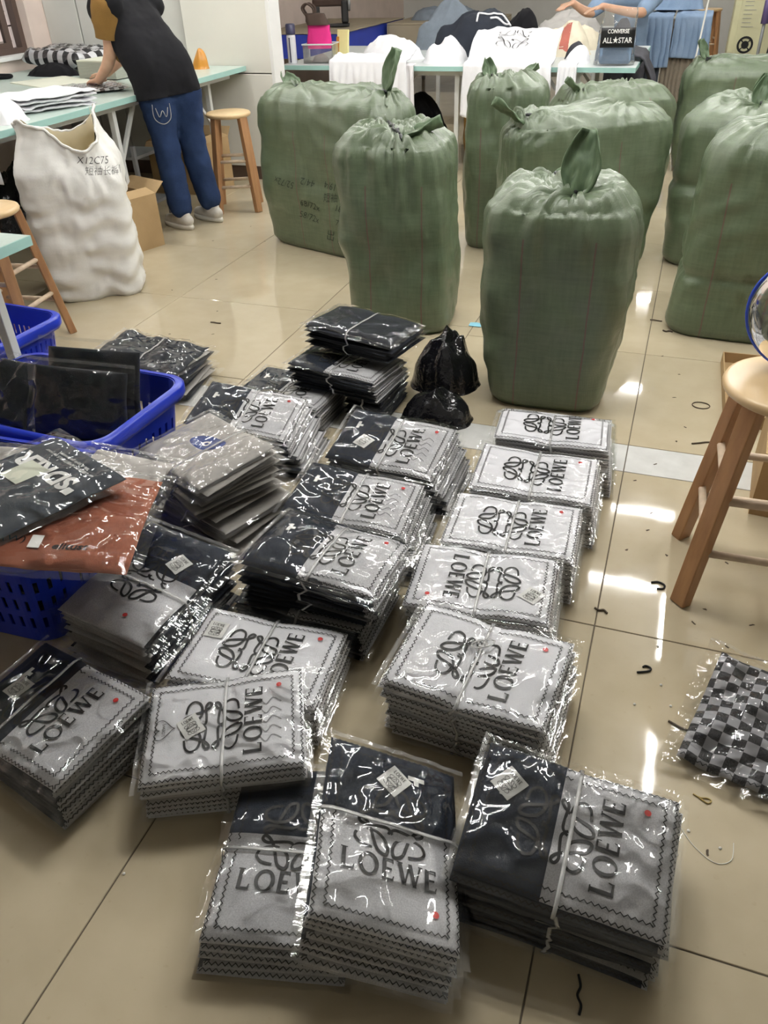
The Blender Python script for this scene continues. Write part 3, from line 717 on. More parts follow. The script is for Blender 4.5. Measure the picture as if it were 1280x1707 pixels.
def bundle(label,pose,style,n,shift=(0,0),zb=0.0,seed=1,strap='x',under=None,sc=(1,1),surf=None,group='tied bundles of bagged shirts on the floor',cat='bundle',jit=(.009,2.6),base_tilt=(0,0),strap_at=0.0,knot=False,fan=None,**o):
    x,y,zt,yaw,tx,ty=pose; rnd=random.Random(seed*13+5)
    root=thing('shirt_bundle',label,cat,(x+shift[0],y+shift[1],zb),0,group); inv=Matrix.Translation((-(x+shift[0]),-(y+shift[1]),-zb))
    edges=[]
    under=under or [style]
    t=max(.0095,(zt-zb)/n); T=t*.98
    for i in range(n):
        f=(i/(n-1)) if n>1 else 1
        z=zb+t*(i+.5)+.0015
        top=(i==n-1); q=1-f
        jx,jy,ja=(0,0,0) if top else (rnd.uniform(-1,1)*jit[0],rnd.uniform(-1,1)*jit[0],rnd.uniform(-1,1)*jit[1])
        fx=fan[0]*q if fan else 0; fy=fan[1]*q if fan else 0
        M=inv@mat_pose(x+shift[0]*q+jx+fx,y+shift[1]*q+jy+fy,z,yaw+ja,tx*f+base_tilt[0]*q,ty*f+base_tilt[1]*q)
        st=style if top else under[rnd.randrange(len(under))]
        if top:
            kw=dict(t=.016,seed=seed,pinch=.007 if strap else 0,pax=strap or 'x'); kw.update(surf or {}); S=Surf(**kw)
            Sc=Matrix.Diagonal((sc[0],sc[1],1,1))
            sh=link_mesh('folded_shirt',slab_mesh(S,'folded_shirt',[M_[c] for c in STY[style][0]],STY[style][1]),root,M@Sc)
            dress_top(sh,S,style,o)
        else:
            me,zz,fm=low_meshes(st,rnd.randrange(3)); Sc=Matrix.Diagonal((sc[0],sc[1],T/.0135*1.02,1))
            sh=link_mesh('folded_shirt',me,root,M@Sc)
            if zz: link_mesh('stitching',zz,sh)
            link_mesh('plastic_bag',fm,sh)
        edges.append(M)
    if strap:
        wd=.0036; V=[];
        hw=(GW*sc[0] if strap=='x' else GH*sc[1])/2+.003
        def P(Mi,a,zz): return Mi@(Vector((a,strap_at,zz)) if strap=='x' else Vector((strap_at,a,zz)))
        Mt,Mb=edges[-1],edges[0]
        path=[]
        for k in range(15):
            a=-hw+2*hw*k/14; xx,yy=(a/sc[0],strap_at/sc[1]) if strap=='x' else (strap_at/sc[0],a/sc[1])
            path.append((P(Mt,a,S.top(max(-S.w/2,min(S.w/2,xx)),max(-S.h/2,min(S.h/2,yy)))+.009),Mt))
        for Mi in reversed(edges[:-1]): path.append((P(Mi,hw+.004,0),Mi))
        path.append((P(Mb,hw*.96,-T*.5),Mb)); path.append((P(Mb,-hw*.96,-T*.5),Mb))
        for Mi in edges[:-1]: path.append((P(Mi,-hw-.004,0),Mi))
        V=[];F=[]; n_=len(path)
        for p,Mi in path:
            ax=(Mi.to_3x3()@(Vector((0,1,0)) if strap=='x' else Vector((1,0,0)))).normalized()
            V+=[p-ax*wd,p+ax*wd]
        F=[(2*i,2*i+1,(2*i+3)%(2*n_),(2*i+2)%(2*n_)) for i in range(n_)]
        so=add('tie_strap',V,F,M_['strap_plastic'],root,True); sd=so.modifiers.new('thick','SOLIDIFY'); sd.thickness=.0015; sd.offset=1
        if knot:
            c=path[7][0]+Vector((0,0,.004))
            if knot!=True: c=P(Mt,knot,S.top(0,0)+.012)
            mb=MB()
            for q in range(2):
                a0=q*PI+.6; mb.tube([c+Vector((math.cos(a0)*r_*math.cos(b_)-math.sin(a0)*r_*.5*math.sin(b_),math.sin(a0)*r_*math.cos(b_)+math.cos(a0)*r_*.5*math.sin(b_),.004)) for b_,r_ in [(k*PI/5,.006+.022*abs(math.cos(k*PI/10-PI/2))) for k in range(10)]],.0022,6,True)
            mb.build('strap_bow',M_['strap_plastic'],root,True)
    return root
NV=['navy']; WH=['white','white','offwhite']
T_=lambda x,y,r:(x,y,R(r))
bundle('dark and grey shirt bundle leaning on its neighbour, word upright, nearest the camera',(-.290,.739,.176,16.5,-3,24),'navy',8,zb=.060,base_tilt=(-3,24),shift=(-.008,-.012),seed=1,strap='x',strap_at=.02,under=NV,tag=T_(.0,.115,-40),fan=(.0,-.02),jit=(.004,1.5))
bundle('dark and grey shirt bundle half hidden under the leaning one at the bottom',(-.478,.712,.078,14,0,0),'navy',5,jit=(.004,1.5),shift=(.0,-.02),seed=2,strap='x',strap_at=-.005,under=NV)
bundle('dark and grey shirt bundle nearest the lower right with tag and crossed straps',(.014,.850,.167,89,4,-5),'navy',14,shift=(.0,.0),seed=3,strap='x',under=NV,strap_at=.0,tag=T_(.055,.125,-125),neck=True)
bundle('white shirt bundle with a strap bow, tallest in the right row',(-.236,1.200,.172,85,0,-1.4),'white',13,shift=(.01,.0),seed=4,strap='x',under=WH,knot=.05,surf=dict(pinch=.012,by=.006),strap_at=.01,tag=None)
bundle('white shirt bundle whose word reads downward on its left',(-.302,1.497,.149,-86,1,2),'white',11,shift=(.02,0),seed=5,strap='x',under=WH,sc=(.92,1),jit=(.004,1.2),tag=T_(.035,.13,60))
bundle('white shirt bundle just above the one whose word reads downward',(-.277,1.755,.150,92,-1,-2),'white',11,shift=(.01,0),seed=6,strap='x',under=WH,sc=(.92,1),jit=(.004,1.2))
bundle('white shirt bundle second from the nearest green sack in the right row',(-.262,2.015,.165,92,1,-2),'white',12,shift=(.02,0),seed=7,strap='x',under=WH,sc=(.92,1),jit=(.004,1.2))
bundle('white shirt bundle directly at the foot of the nearest green sack',(-.255,2.295,.175,94,1,2),'white',13,shift=(.03,0),seed=8,strap='x',under=WH,sc=(.92,1),jit=(.004,1.2),surf=dict(curl=.12))
bundle('dark and grey shirt bundle with a white tag, top of the middle row',(-.735,2.055,.170,88,3,-9),'navy',12,shift=(.04,.01),seed=9,strap='x',under=NV,tag=T_(-.03,.085,-110),fan=(.02,0),insert=3)
bundle('dark and grey shirt bundle in the middle row, partly covered by a fanned one',(-.742,1.735,.165,93,5,0),'navy',12,shift=(.03,0),seed=10,strap='x',under=NV,fan=(.01,0),jit=(.006,1.6),insert=4)
bundle('dark lower bundle supporting the fanned bundle at the centre',(-.722,1.412,.100,88,0,0),'navy',8,jit=(.004,1.5),shift=(.0,0),seed=12,strap='x',under=NV)
bundle('fanned dark and grey shirt bundle lying on top of another at the centre',(-.685,1.415,.228,88,3,6),'navy',10,zb=.114,shift=(-.01,0),seed=11,strap='x',under=NV,surf=dict(bx=-.012,by=-.004),jit=(.012,4))
bundle('white shirt bundle with small heart tag leaning at lower left',(-.718,.900,.135,115,-3,-4),'white',9,sc=(.94,.94),jit=(.004,1.5),shift=(.0,.0),seed=13,strap='x',under=WH,tag=T_(0,.075,-60),insert=5,heart=(.0,.138))
bundle('white shirt bundle tucked behind the one with the heart tag',(-.742,1.108,.130,94,1,1),'white',9,sc=(.93,1),jit=(.004,1.5),shift=(.0,.0),seed=14,strap='x',under=WH,tag=T_(.05,.13,-90))
bundle('thick grey bundle with folded lower edge beside the blue basket',(-1.115,1.225,.173,-7,4,5),'plainnavy',12,shift=(.0,.0),seed=15,strap='x',under=['plainnavy'],sc=(1.0,1.0),tag=T_(.045,.075,-20),dot=(.035,-.125),strap_at=-.02)
bundle('dark and grey shirt bundle at the left frame edge with a strap bow',(-1.105,.815,.135,77,-3,-4),'navy',11,jit=(.005,1.5),shift=(.0,.0),seed=16,strap='x',under=NV,tag=T_(.005,.11,-95),strap_at=.05,knot=-.13)
bundle('tilted dark and grey bundle right of the blue basket with fanned grey edges',(-1.285,2.105,.180,97,7,-6),'navy',12,shift=(.05,0),seed=18,strap='x',under=NV,fan=(.03,0))
bundle('dark and grey shirt bundle between the tilted one and the black bags',(-1.275,2.43,.112,86,0,0),'navy',8,shift=(.0,.0),seed=19,strap='x',under=NV)
bundle('dark and grey shirt bundle leaning below the topmost dark stack',(-1.075,2.52,.205,84,3,4),'navy',8,zb=.128,shift=(.01,0),seed=20,strap='x',under=NV,jit=(.01,4))
bundle('dark lower bundle under the stack beside the black bags',(-.968,2.555,.112,86,0,0),'black',8,sc=(1,.42),jit=(.004,1.5),seed=23,strap='x',under=['black'])
bundle('topmost dark bundle of the far stack, tied with a loose white strap',(-1.035,2.62,.325,82,4,5),'black',7,zb=.242,shift=(0,0),seed=21,strap='x',under=['black'],surf=dict(by=-.01),jit=(.015,6),emb=False)
bundle('bundle of plain black bagged clothes behind the blue basket',(-1.95,2.50,.150,92,5,2),'black',9,shift=(.0,.0),seed=22,strap='x',under=['black','stone'],sc=(1.12,1.12),surf=dict(rough=.02),jit=(.02,7))
bundle('grey bundle in loose clear bags lying lower right of the baskets',(-1.17,1.70,.125,68,0,0),'stone',9,seed=24,strap='x',under=['stone'],film='hazy_film',jit=(.016,6))
g=bundle('grey bundle in clear bags with a blue oval print, on another',(-1.205,1.705,.272,62,-4,-5),'stone',10,zb=.142,seed=25,strap='x',under=['stone'],film='hazy_film',jit=(.014,5),strap_at=-.03)

gt=[c for c in g.children if c.name.startswith('folded_shirt')][-1]
SG=Surf(t=.016,seed=25,pinch=.007,pax='x')
rr=R(-75); V=[(0.02,.01,SG.top(.02,.01)+.0018)]; n=36
for i in range(n):
    a=2*PI*i/n; x,y=.068*math.cos(a),.034*math.sin(a); X,Y=.02+x*math.cos(rr)-y*math.sin(rr),.01+x*math.sin(rr)+y*math.cos(rr); V.append((X,Y,SG.top(X,Y)+.0018))
add('oval_print',V,[(0,1+i,1+(i+1)%n) for i in range(n)],M_['print_blue'],gt,False)
text_on(SG,'lettering','ou',.022,.004,.05,rr,'print_white',gt,.2,.0012,.0028)
# ================================================================ furniture
def stool(label,x,y,rz,h=.62,base=.15,topr=.10,sr=.15):
    t=thing('wooden_stool',label,'stool',(x,y,0),rz,'round wooden stools')
    MB().lathe([(0,h-.028),(sr-.012,h-.028),(sr-.003,h-.022),(sr,h-.012),(sr-.004,h-.003),(sr-.012,h),(0,h+.0005)],48).build('seat',M_['seat_wood'],t,True)
    def at(sx,sy,z): f=z/h; r=base*(1-f)+topr*f; return Vector((sx*r,sy*r,z))
    for sx in(-1,1):
        for sy in(-1,1):
            MB().bar(at(sx,sy,0),at(sx,sy,h-.026),.034,.046,.034,.046,up=(sx,-sy,0)).build('leg',M_['stool_wood'],t,bevel=.003)
            for z in (.17,.31,.2,.34):
                p=at(sx,sy,z); 
    for z0,pairs in ((.17,(((-1,-1),(1,-1)),((-1,1),(1,1)))),(.21,(((-1,-1),(-1,1)),((1,-1),(1,1)))),(.33,(((-1,-1),(1,-1)),((-1,1),(1,1)))),(.37,(((-1,-1),(-1,1)),((1,-1),(1,1))))):
        z=z0*h/.62
        for a,b in pairs: MB().tube([at(*a,z),at(*b,z)],.0105,10).build('rung',M_['rung_wood'],t,True)
        for a,b in pairs:
            for e,o in((a,b),(b,a)):
                d=(at(*e,z)-at(*o,z)).normalized(); p=at(*e,z)+d*.0165; MB().tube([p,p+d*.0025],.004,8).build('screw',M_['screw'],t)
    return t
stool('wooden stool at the right frame edge with a clear blue-rimmed bag on it',.345,1.90,R(2),.60,.155,.09,.165)
stool('wooden stool beside the person and the broad green sack',-2.93,5.12,R(25),.62,.135,.085,.15)
stool('wooden stool between the white sack and the near desk corner',-2.80,2.70,R(8),.62,.16,.09,.15)
stool('wooden stool far back beside the hanging jeans',-.02,11.9,R(10),.78,.18,.10,.16)

def table(name,label,x0,y0,x1,y1,h,legs,top='teal_laminate',edge='teal_edge',th=.03,braces=True):
    t=thing(name,label,'table',((x0+x1)/2,(y0+y1)/2,0)); cx,cy=(x0+x1)/2,(y0+y1)/2
    MB().box((x0-cx+.004,y0-cy+.004,h-th),(x1-cx-.004,y1-cy-.004,h)).build('tabletop',M_[top],t)
    MB().box((x0-cx,y0-cy,h-th-.002),(x1-cx,y0-cy+.005,h-.001)).box((x0-cx,y1-cy-.005,h-th-.002),(x1-cx,y1-cy,h-.001)).box((x0-cx,y0-cy+.005,h-th-.002),(x0-cx+.005,y1-cy-.005,h-.001)).box((x1-cx-.005,y0-cy+.005,h-th-.002),(x1-cx,y1-cy-.005,h-.001)).build('edge_band',M_[edge],t)
    for (lx,ly,bdx,bdy) in legs:
        MB().bar((lx-cx,ly-cy,0),(lx-cx,ly-cy,h-th-.002),.035,.035).build('leg',M_['white_metal'],t,bevel=.003)
        if braces and (bdx or bdy): MB().bar((lx-cx,ly-cy,h*.55),(lx-cx+bdx,ly-cy+bdy,h-th-.005),.022,.022).build('brace',M_['white_metal'],t)
    xs=sorted({l[0] for l in legs}); ys=sorted({l[1] for l in legs})
    r=MB()
    for xx in xs: r.bar((xx-cx,ys[0]-cy,h-th-.025),(xx-cx,ys[-1]-cy,h-th-.025),.03,.03)
    for yy in ys: r.bar((xs[0]-cx,yy-cy,h-th-.025),(xs[-1]-cx,yy-cy,h-th-.025),.03,.03)
    r.build('frame',M_['white_metal'],t)
    return t
table('cutting_table','long teal topped cutting table along the window wall',-4.90,2.5,-3.185,5.92,.80,[(-3.28,3.0,0,.25),(-3.28,4.35,0,.25),(-3.36,5.62,0,-.3),(-3.62,5.80,0,-.3),(-4.75,2.7,0,.2),(-4.75,5.6,0,-.2)])
table('work_table','pale grey work table with white shirts hanging over its front',-3.15,6.42,-.42,7.9,.75,[(-2.55,6.52,.25,0),(-1.72,6.52,.0,0),(-.82,6.52,-.25,0),(-2.55,7.8,.25,0),(-.82,7.8,-.25,0)],'grey_laminate','teal_edge')
table('work_table','pale grey table in the far middle behind the black clothes',-2.6,8.6,-.85,9.9,.75,[(-2.5,8.7,.25,0),(-.95,8.7,-.25,0),(-2.5,9.8,.25,0),(-.95,9.8,-.25,0)],'grey_laminate','teal_edge')
table('low_desk','teal desk corner on a grey metal leg at the left frame edge',-2.9,.9,-1.95,2.04,.75,[(-2.12,1.98,0,0),(-2.8,1.98,0,0),(-2.12,1.0,0,0),(-2.8,1.0,0,0)],braces=False)

# ---------------------------------------------------------------- blue baskets
def basket(label,cx,cy,rz,L=.66,W=.45,H=.33,seed=0):
    t=thing('plastic_basket',label,'basket',(cx,cy,0),rz,'blue plastic baskets')
    def ring(f,ex=0):
        l,w=(L/2)*(.86+.14*f)+ex,(W/2)*(.86+.14*f)+ex; r=.075; out=[]
        for (qx,qy,a0) in ((1,1,0),(-1,1,PI/2),(-1,-1,PI),(1,-1,1.5*PI)):
            for k in range(7):
                a=a0+PI/2*k/6; out.append((qx*(l-r)+r*math.cos(a),qy*(w-r)+r*math.sin(a)))
        # resample evenly
        P=out+[out[0]]; ln=[0]
        for i in range(len(out)): ln.append(ln[-1]+math.dist(P[i],P[i+1]))
        N=168; res=[];j=0
        for k in range(N):
            s_=ln[-1]*k/N
            while ln[j+1]<s_: j+=1
            q=(s_-ln[j])/(ln[j+1]-ln[j]); res.append((P[j][0]+(P[j+1][0]-P[j][0])*q,P[j][1]+(P[j+1][1]-P[j][1])*q))
        return res
    zs=[0.004,.03,.055,.095,.12,.16,.185,.225,.25,H-.03,H]
    rows=[ring(z/H) for z in zs]; N=168; V=[];F=[]
    for z,rw in zip(zs,rows):
        for p in rw: V.append((p[0],p[1],z))
    for j in range(len(zs)-1):
        slot=j in(2,4,6)
        for k in range(N):
            if slot or j in(1,3,5,7) and False:
                if k%3==0 and (k//3)%9!=4: continue
            F.append((j*N+k,j*N+(k+1)%N,(j+1)*N+(k+1)%N,(j+1)*N+k))
    F.append(tuple(range(N-1,-1,-1)))
    b=add('basket_body',V,F,M_['blue_plastic'],t,False); sd=b.modifiers.new('thick','SOLIDIFY'); sd.thickness=.0035; sd.offset=-1
    V=[];F=[]; prof=[(0,H-.045),(.014,H-.045),(.020,H-.03),(.020,H-.004),(.014,H+.003),(.0,H+.003)]
    for ex,z in prof:
        for p in ring(1,ex+.001): V.append((p[0],p[1],z))
    for j in range(len(prof)-1):
        for k in range(N): F.append((j*N+k,j*N+(k+1)%N,(j+1)*N+(k+1)%N,(j+1)*N+k))
    add('rim',V,F,M_['blue_plastic'],t,True)
    return t
basket('blue slotted basket holding upright black packages, further from the camera',-1.775,1.78,R(-3))
basket('blue slotted basket heaped with rust and dark bags, nearer the camera',-1.62,1.265,R(2))
basket('blue slotted basket at the far left edge under the desk',-2.55,2.27,R(-4),.5,.36,.30)

# ---------------------------------------------------------------- cardboard boxes
def box(label,x,y,rz,w,d,h,flaps=True):
    t=thing('cardboard_box',label,'box',(x,y,0),rz,'cardboard boxes'); th=.005
    MB().box((-w/2,-d/2,0),(w/2,d/2,.006)).box((-w/2,-d/2,.006),(w/2,-d/2+th,h)).box((-w/2,d/2-th,.006),(w/2,d/2,h)).box((-w/2,-d/2+th,.006),(-w/2+th,d/2-th,h)).box((w/2-th,-d/2+th,.006),(w/2,d/2-th,h)).build('box_body',M_['cardboard'],t)
    if flaps:
        for (sx,sy,L) in ((0,-1,w),(0,1,w),(1,0,d),(-1,0,d)):
            a=R(35)
            if sx==0: V=[(-L/2,sy*d/2,h),(L/2,sy*d/2,h),(L/2-.02,sy*(d/2+.10*math.cos(a)),h+.05*sy),(-L/2+.02,sy*(d/2+.10*math.cos(a)),h+.05*sy)]
            else: V=[(sx*w/2,-L/2,h),(sx*w/2,L/2,h),(sx*(w/2-.06),L/2-.02,h+.03),(sx*(w/2-.06),-L/2+.02,h+.03)]
            o=add('flap',V,[(0,1,2,3)],M_['cardboard'],t,False); sd=o.modifiers.new('thick','SOLIDIFY'); sd.thickness=.004
    return t
box('worn open cardboard box beside the white sack',-3.22,4.13,R(-20),.36,.34,.31)
box('cardboard box under the table end behind the wooden stool',-3.55,5.55,R(0),.5,.34,.36)
box('flattened low cardboard box behind the right stool',.60,3.07,R(1),.6,.56,.05,False)
box('cardboard box in shade behind the legs of the right stool',.60,2.38,R(-4),.42,.34,.22,False)

# ---------------------------------------------------------------- people
def capsule_soup(parts):
    """overlapping tapered solids that the remesh below fuses into one skin"""
    mb=MB()
    for p in parts:
        pts=[Vector(q[:3]) for q in p]; rs=[q[3] for q in p]
        # rounded ends
        d0=(pts[0]-pts[1]).normalized(); d1=(pts[-1]-pts[-2]).normalized(); P=[];Rr=[]
        for k in (3,2,1): a=PI/2*k/3.2; P.append(pts[0]+d0*rs[0]*math.sin(a)); Rr.append(rs[0]*math.cos(a))
        cm=catmull([(*q,) for q in pts],5); n=len(cm)
        for i,c in enumerate(cm):
            f=i/(n-1)*(len(rs)-1); j=min(int(f),len(rs)-2); P.append(c); Rr.append(rs[j]+(rs[j+1]-rs[j])*smooth01(f-j))
        for k in (1,2,3): a=PI/2*k/3.2; P.append(pts[-1]+d1*rs[-1]*math.sin(a)); Rr.append(rs[-1]*math.cos(a))
        mb.tube(P,Rr,16)
    return mb
def fused(nm,parts,mat,par,voxel=.011,it=4,wr=0,wseed=0):
    o=capsule_soup(parts).build(nm,M_[mat],par,True)
    r=o.modifiers.new('fuse','REMESH'); r.mode='VOXEL'; r.voxel_size=voxel; r.use_smooth_shade=True
    s_=o.modifiers.new('smooth','SMOOTH'); s_.iterations=it; s_.factor=.5
    bake(o)
    if wr:
        me=o.data; nrm=[v.normal.copy() for v in me.vertices]
        for v,n in zip(me.vertices,nrm): v.co+=n*wr*(ridge(v.co.x*9+wseed,v.co.y*9,v.co.z*6)*.7+fbm(v.co.x*7,v.co.y*7+wseed,v.co.z*10,3))
    me=o.data; me.polygons.foreach_set('use_smooth',[True]*len(me.polygons)); me.materials.clear(); me.materials.append(M_[mat])
    return o
def cut(o,co,no):
    bm=bmesh.new(); bm.from_mesh(o.data); bmesh.ops.bisect_plane(bm,geom=bm.verts[:]+bm.edges[:]+bm.faces[:],plane_co=co,plane_no=no,clear_inner=True); bm.to_mesh(o.data); bm.free()
    sd=o.modifiers.new('thick','SOLIDIFY'); sd.thickness=.006; sd.offset=-1
def hand(par,wrist,tip_dir,palm_n,scale=1.0,curl=.25,thumb=1,mat='skin'):
    """palm, four fingers of unequal length and a thumb from the palm side; returned as tapered chains"""
    f=Vector(tip_dir).normalized(); n=Vector(palm_n).normalized(); s_=f.cross(n).normalized()*thumb; w=Vector(wrist); L=.085*scale; out=[]
    for k in range(4):
        a=w+s_*(.020-.013*k)*scale+f*.01; b=w+f*L+s_*(.030-.020*k)*scale; out.append([(*a,.014*scale),(*b,.0115*scale)])
        ln=(.070,.078,.072,.056)[k]*scale; d=(f+s_*(.10-.07*k)).normalized(); p1=b+d*ln*.45-n*curl*.010; p2=p1+d*ln*.32-n*curl*.018; p3=p2+d*ln*.23-n*curl*.02
        out.append([(*b,.0095*scale),(*p1,.0088*scale),(*p2,.0082*scale),(*p3,.0068*scale)])
    a=w+s_*.022*scale+f*.022*scale; b=a+(s_*.75+f*.6).normalized()*.042*scale; c=b+(s_*.35+f*.9).normalized()*.032*scale
    out.append([(*a,.015*scale),(*b,.0115*scale),(*c,.0085*scale)])
    return out
def head_parts(c,fwd,up,s=1.0):
    c=Vector(c); f=Vector(fwd).normalized(); u=Vector(up).normalized(); r=f.cross(u).normalized()
    A=lambda a,b,d:c+f*a*s+r*b*s+u*d*s
    P=[[(*A(-.02,0,.03),.092*s),(*A(.01,0,.02),.090*s)],[(*A(.03,0,-.02),.072*s),(*A(.045,0,-.075),.045*s)],
       [(*A(.10,0,.01),.010*s),(*A(.112,0,-.022),.014*s)]]   # skull, jaw, nose
    for q in(-1,1): P.append([(*A(-.005,q*.088,.01),.014*s),(*A(-.012,q*.094,-.02),.012*s)])   # ears
    P.append([(*A(.085,-.02,-.052),.008*s),(*A(.092,0,-.053),.009*s),(*A(.085,.02,-.052),.008*s)]) # lips
    return P,A
def person_standing():
    root=thing('person','person in black vest with mustard sleeves and blue jeans leaning over the cutting table','person',(-3.03,4.70,0))
    inv=Matrix.Translation((3.05,-4.70,0))
    F=Vector((-.80,.60,0)); Rr=Vector((.60,.80,0))      # facing the table; right hand side is away from the camera
    hip=Vector((-3.11,4.66,.86)); 
    nk=Vector((-3.42,4.72,1.31)); shL=Vector((-3.335,4.55,1.235)); shR=Vector((-3.26,4.86,1.225))
    elL=Vector((-3.375,4.55,1.00)); wrL=Vector((-3.53,4.60,.862)); elR=Vector((-3.50,5.0,1.02)); wrR=Vector((-3.72,4.95,.86))
    kneeL=Vector((-3.125,4.60,.47)); knR=Vector((-3.03,4.76,.47)); anL=Vector((-3.09,4.585,.09)); anR=Vector((-2.985,4.79,.09))
    def sh(parts): return [[(q[0]+3.05,q[1]-4.70,q[2],q[3]) for q in p] for p in parts]
    hL=hip-Rr*.085; hR=hip+Rr*.085
    hc=nk+Vector((-.13,.05,.12)); hp,A=head_parts(hc,(-.75,.45,-.5),(-.55,.3,.75))
    body=[[(*(hip+Vector((-.02,0,.0))),.09),(*(hip.lerp(nk,.5)),.125),(*(hip.lerp(nk,.85)),.10)],[(*shL,.05),(*shR,.05)],[(*nk,.055),(*hc,.05)],
      [(*shL,.048),(*elL,.038),(*wrL,.026)],[(*shR,.048),(*elR,.038),(*wrR,.026)],[(*hL,.085),(*kneeL,.058),(*anL,.04)],[(*hR,.085),(*knR,.058),(*anR,.04)]]+hp
    body+=hand(None,wrL,(-.80,.55,-.12),(0,0,1),1.0,.3,1)+hand(None,wrR,(-.85,.3,-.12),(0,0,1),1.0,.3,-1)
    fused('body',sh(body),'skin',root,.0075,3)
    # clothes
    fused('jeans',sh([[(*(hL+Vector((.01,0,.03))),.090),(*(hL+Vector((.035,0,-.06))),.112),(*kneeL,.080),(*(anL+Vector((0,0,.05))),.074)],[(*(hR+Vector((.01,0,.03))),.090),(*(hR+Vector((.035,0,-.06))),.112),(*knR,.080),(*(anR+Vector((0,0,.05))),.074)],[(*(hip-Rr*.06+Vector((.01,0,-.05))),.112),(*(hip+Rr*.06+Vector((.01,0,-.05))),.112)]]),'denim',root,.011,4,.008,3); cut([c for c in root.children if c.name.startswith('jeans')][0],(0,0,.80),(0,0,-1))
    tor=[]
    for k in(-1,-.5,0,.5,1):
        tor.append([(*(hip+Rr*.082*k+Vector((.025,0,-.16))),.128),(*(hip+Rr*.078*k+Vector((0,0,.05))),.124),(*(hip.lerp(nk,.45)+Rr*.075*k+Vector((.02,.0,.02))),.115),(*(hip.lerp(nk,.82)+Rr*.085*k+Vector((.0,0,.0))),.10)])
    tor.append([(*(shL+Vector((.03,0,.02))),.075),(*(nk+Vector((.02,0,-.06))),.085),(*(shR+Vector((.03,0,.01))),.075)])
    vo=fused('vest',sh(tor),'black_cloth',root,.011,5,.007,7); cut(vo,(hip.x+3.05,hip.y-4.70,.775),(-.12,.0,1))
    for s_,a,b in((-1,shL,elL),(1,shR,elR)):
        so_=fused('sleeve',sh([[(*(a+Vector((.0,-.01,.01))),.082),(*(a.lerp(b,.4)),.078),(*(a.lerp(b,.9)),.074)]]),'mustard_cloth',root,.009,4,.004,s_); q_=a.lerp(b,.62); cut(so_,(q_.x+3.05,q_.y-4.70,q_.z),(a-b).normalized())
    fused('side_panel',sh([[(*(hip.lerp(nk,.72)-Rr*.135+F*.03),.055),(*(hip.lerp(nk,.32)-Rr*.125+F*.05),.055)]]),'mustard_cloth',root,.009,3)
    fused('hair',sh([[(*A(-.03,0,.045),.098),(*A(-.01,0,.05),.096)],[(*A(-.07,0,-.02),.06),(*A(-.075,0,-.06),.045)]]),'hair_black',root,.010,2)
    # pocket stitching on the jeans
    bm=bmesh.new(); jo=[c for c in root.children if c.name.startswith('jeans')][0]; bm.from_mesh(jo.data); bv=BVHTree.FromBMesh(bm); bm.free()
    pc=hip-F*.3-Vector((3.05*-1,4.70,0))*0
    ln=[]
    for seq in ([(-.13,-.08),(-.125,-.16),(-.08,-.19),(-.035,-.16),(-.03,-.08)],[(-.115,-.10),(-.10,-.15),(-.08,-.115),(-.062,-.15),(-.045,-.10)]):
        pts=[]
        for q in catmull([(x,z,0) for x,z in seq],6):
            o_=Vector((hip.x+3.05,hip.y-4.70,hip.z-.03))+Rr*q.x-F*.5+Vector((0,0,q.y)); hit=bv.ray_cast(o_,F)
            if hit[0]: pts.append(hit[0]-F*.002)
        if len(pts)>3: ln.append(pts)
    if ln:
        mb=MB()
        for p in ln: mb.tube(p,.0022,5)
        mb.build('pocket_stitching',M_['stone_cloth'],jo,True)
    for an,dr in((anL,Vector((-.93,.36,0))),(anR,Vector((-.93,.36,0)))):
        a=Vector((an.x+3.05,an.y-4.70,0)); sd=Vector((-dr.y,dr.x,0))
        shoe=fused('shoe',[[(*(a-dr*.055+Vector((0,0,.055))),.040),(*(a+dr*.06+Vector((0,0,.050))),.040),(*(a+dr*.15+Vector((0,0,.040))),.032)],[(*(a+Vector((0,0,.07))),.045),(*(a-dr*.02+Vector((0,0,.10))),.042)]],'shoe_cream',root,.008,3)
        V=[];F_=[];n=28
        for z,g in((.001,.0),(.014,.006),(.03,.002)):
            for k in range(n):
                t=2*PI*k/n; l=math.cos(t); w_=math.sin(t); V.append(a+dr*(.047+(.142+g)*l)+sd*((.046+g-.006*(l<0))*w_)+Vector((0,0,z)))
        for j in range(2):
            for k in range(n): F_.append((j*n+k,j*n+(k+1)%n,(j+1)*n+(k+1)%n,(j+1)*n+k))
        F_+= [tuple(range(n-1,-1,-1)),tuple(2*n+k for k in range(n))]
        add('sole',V,F_,M_['shoe_sole'],shoe,True)
person_standing()
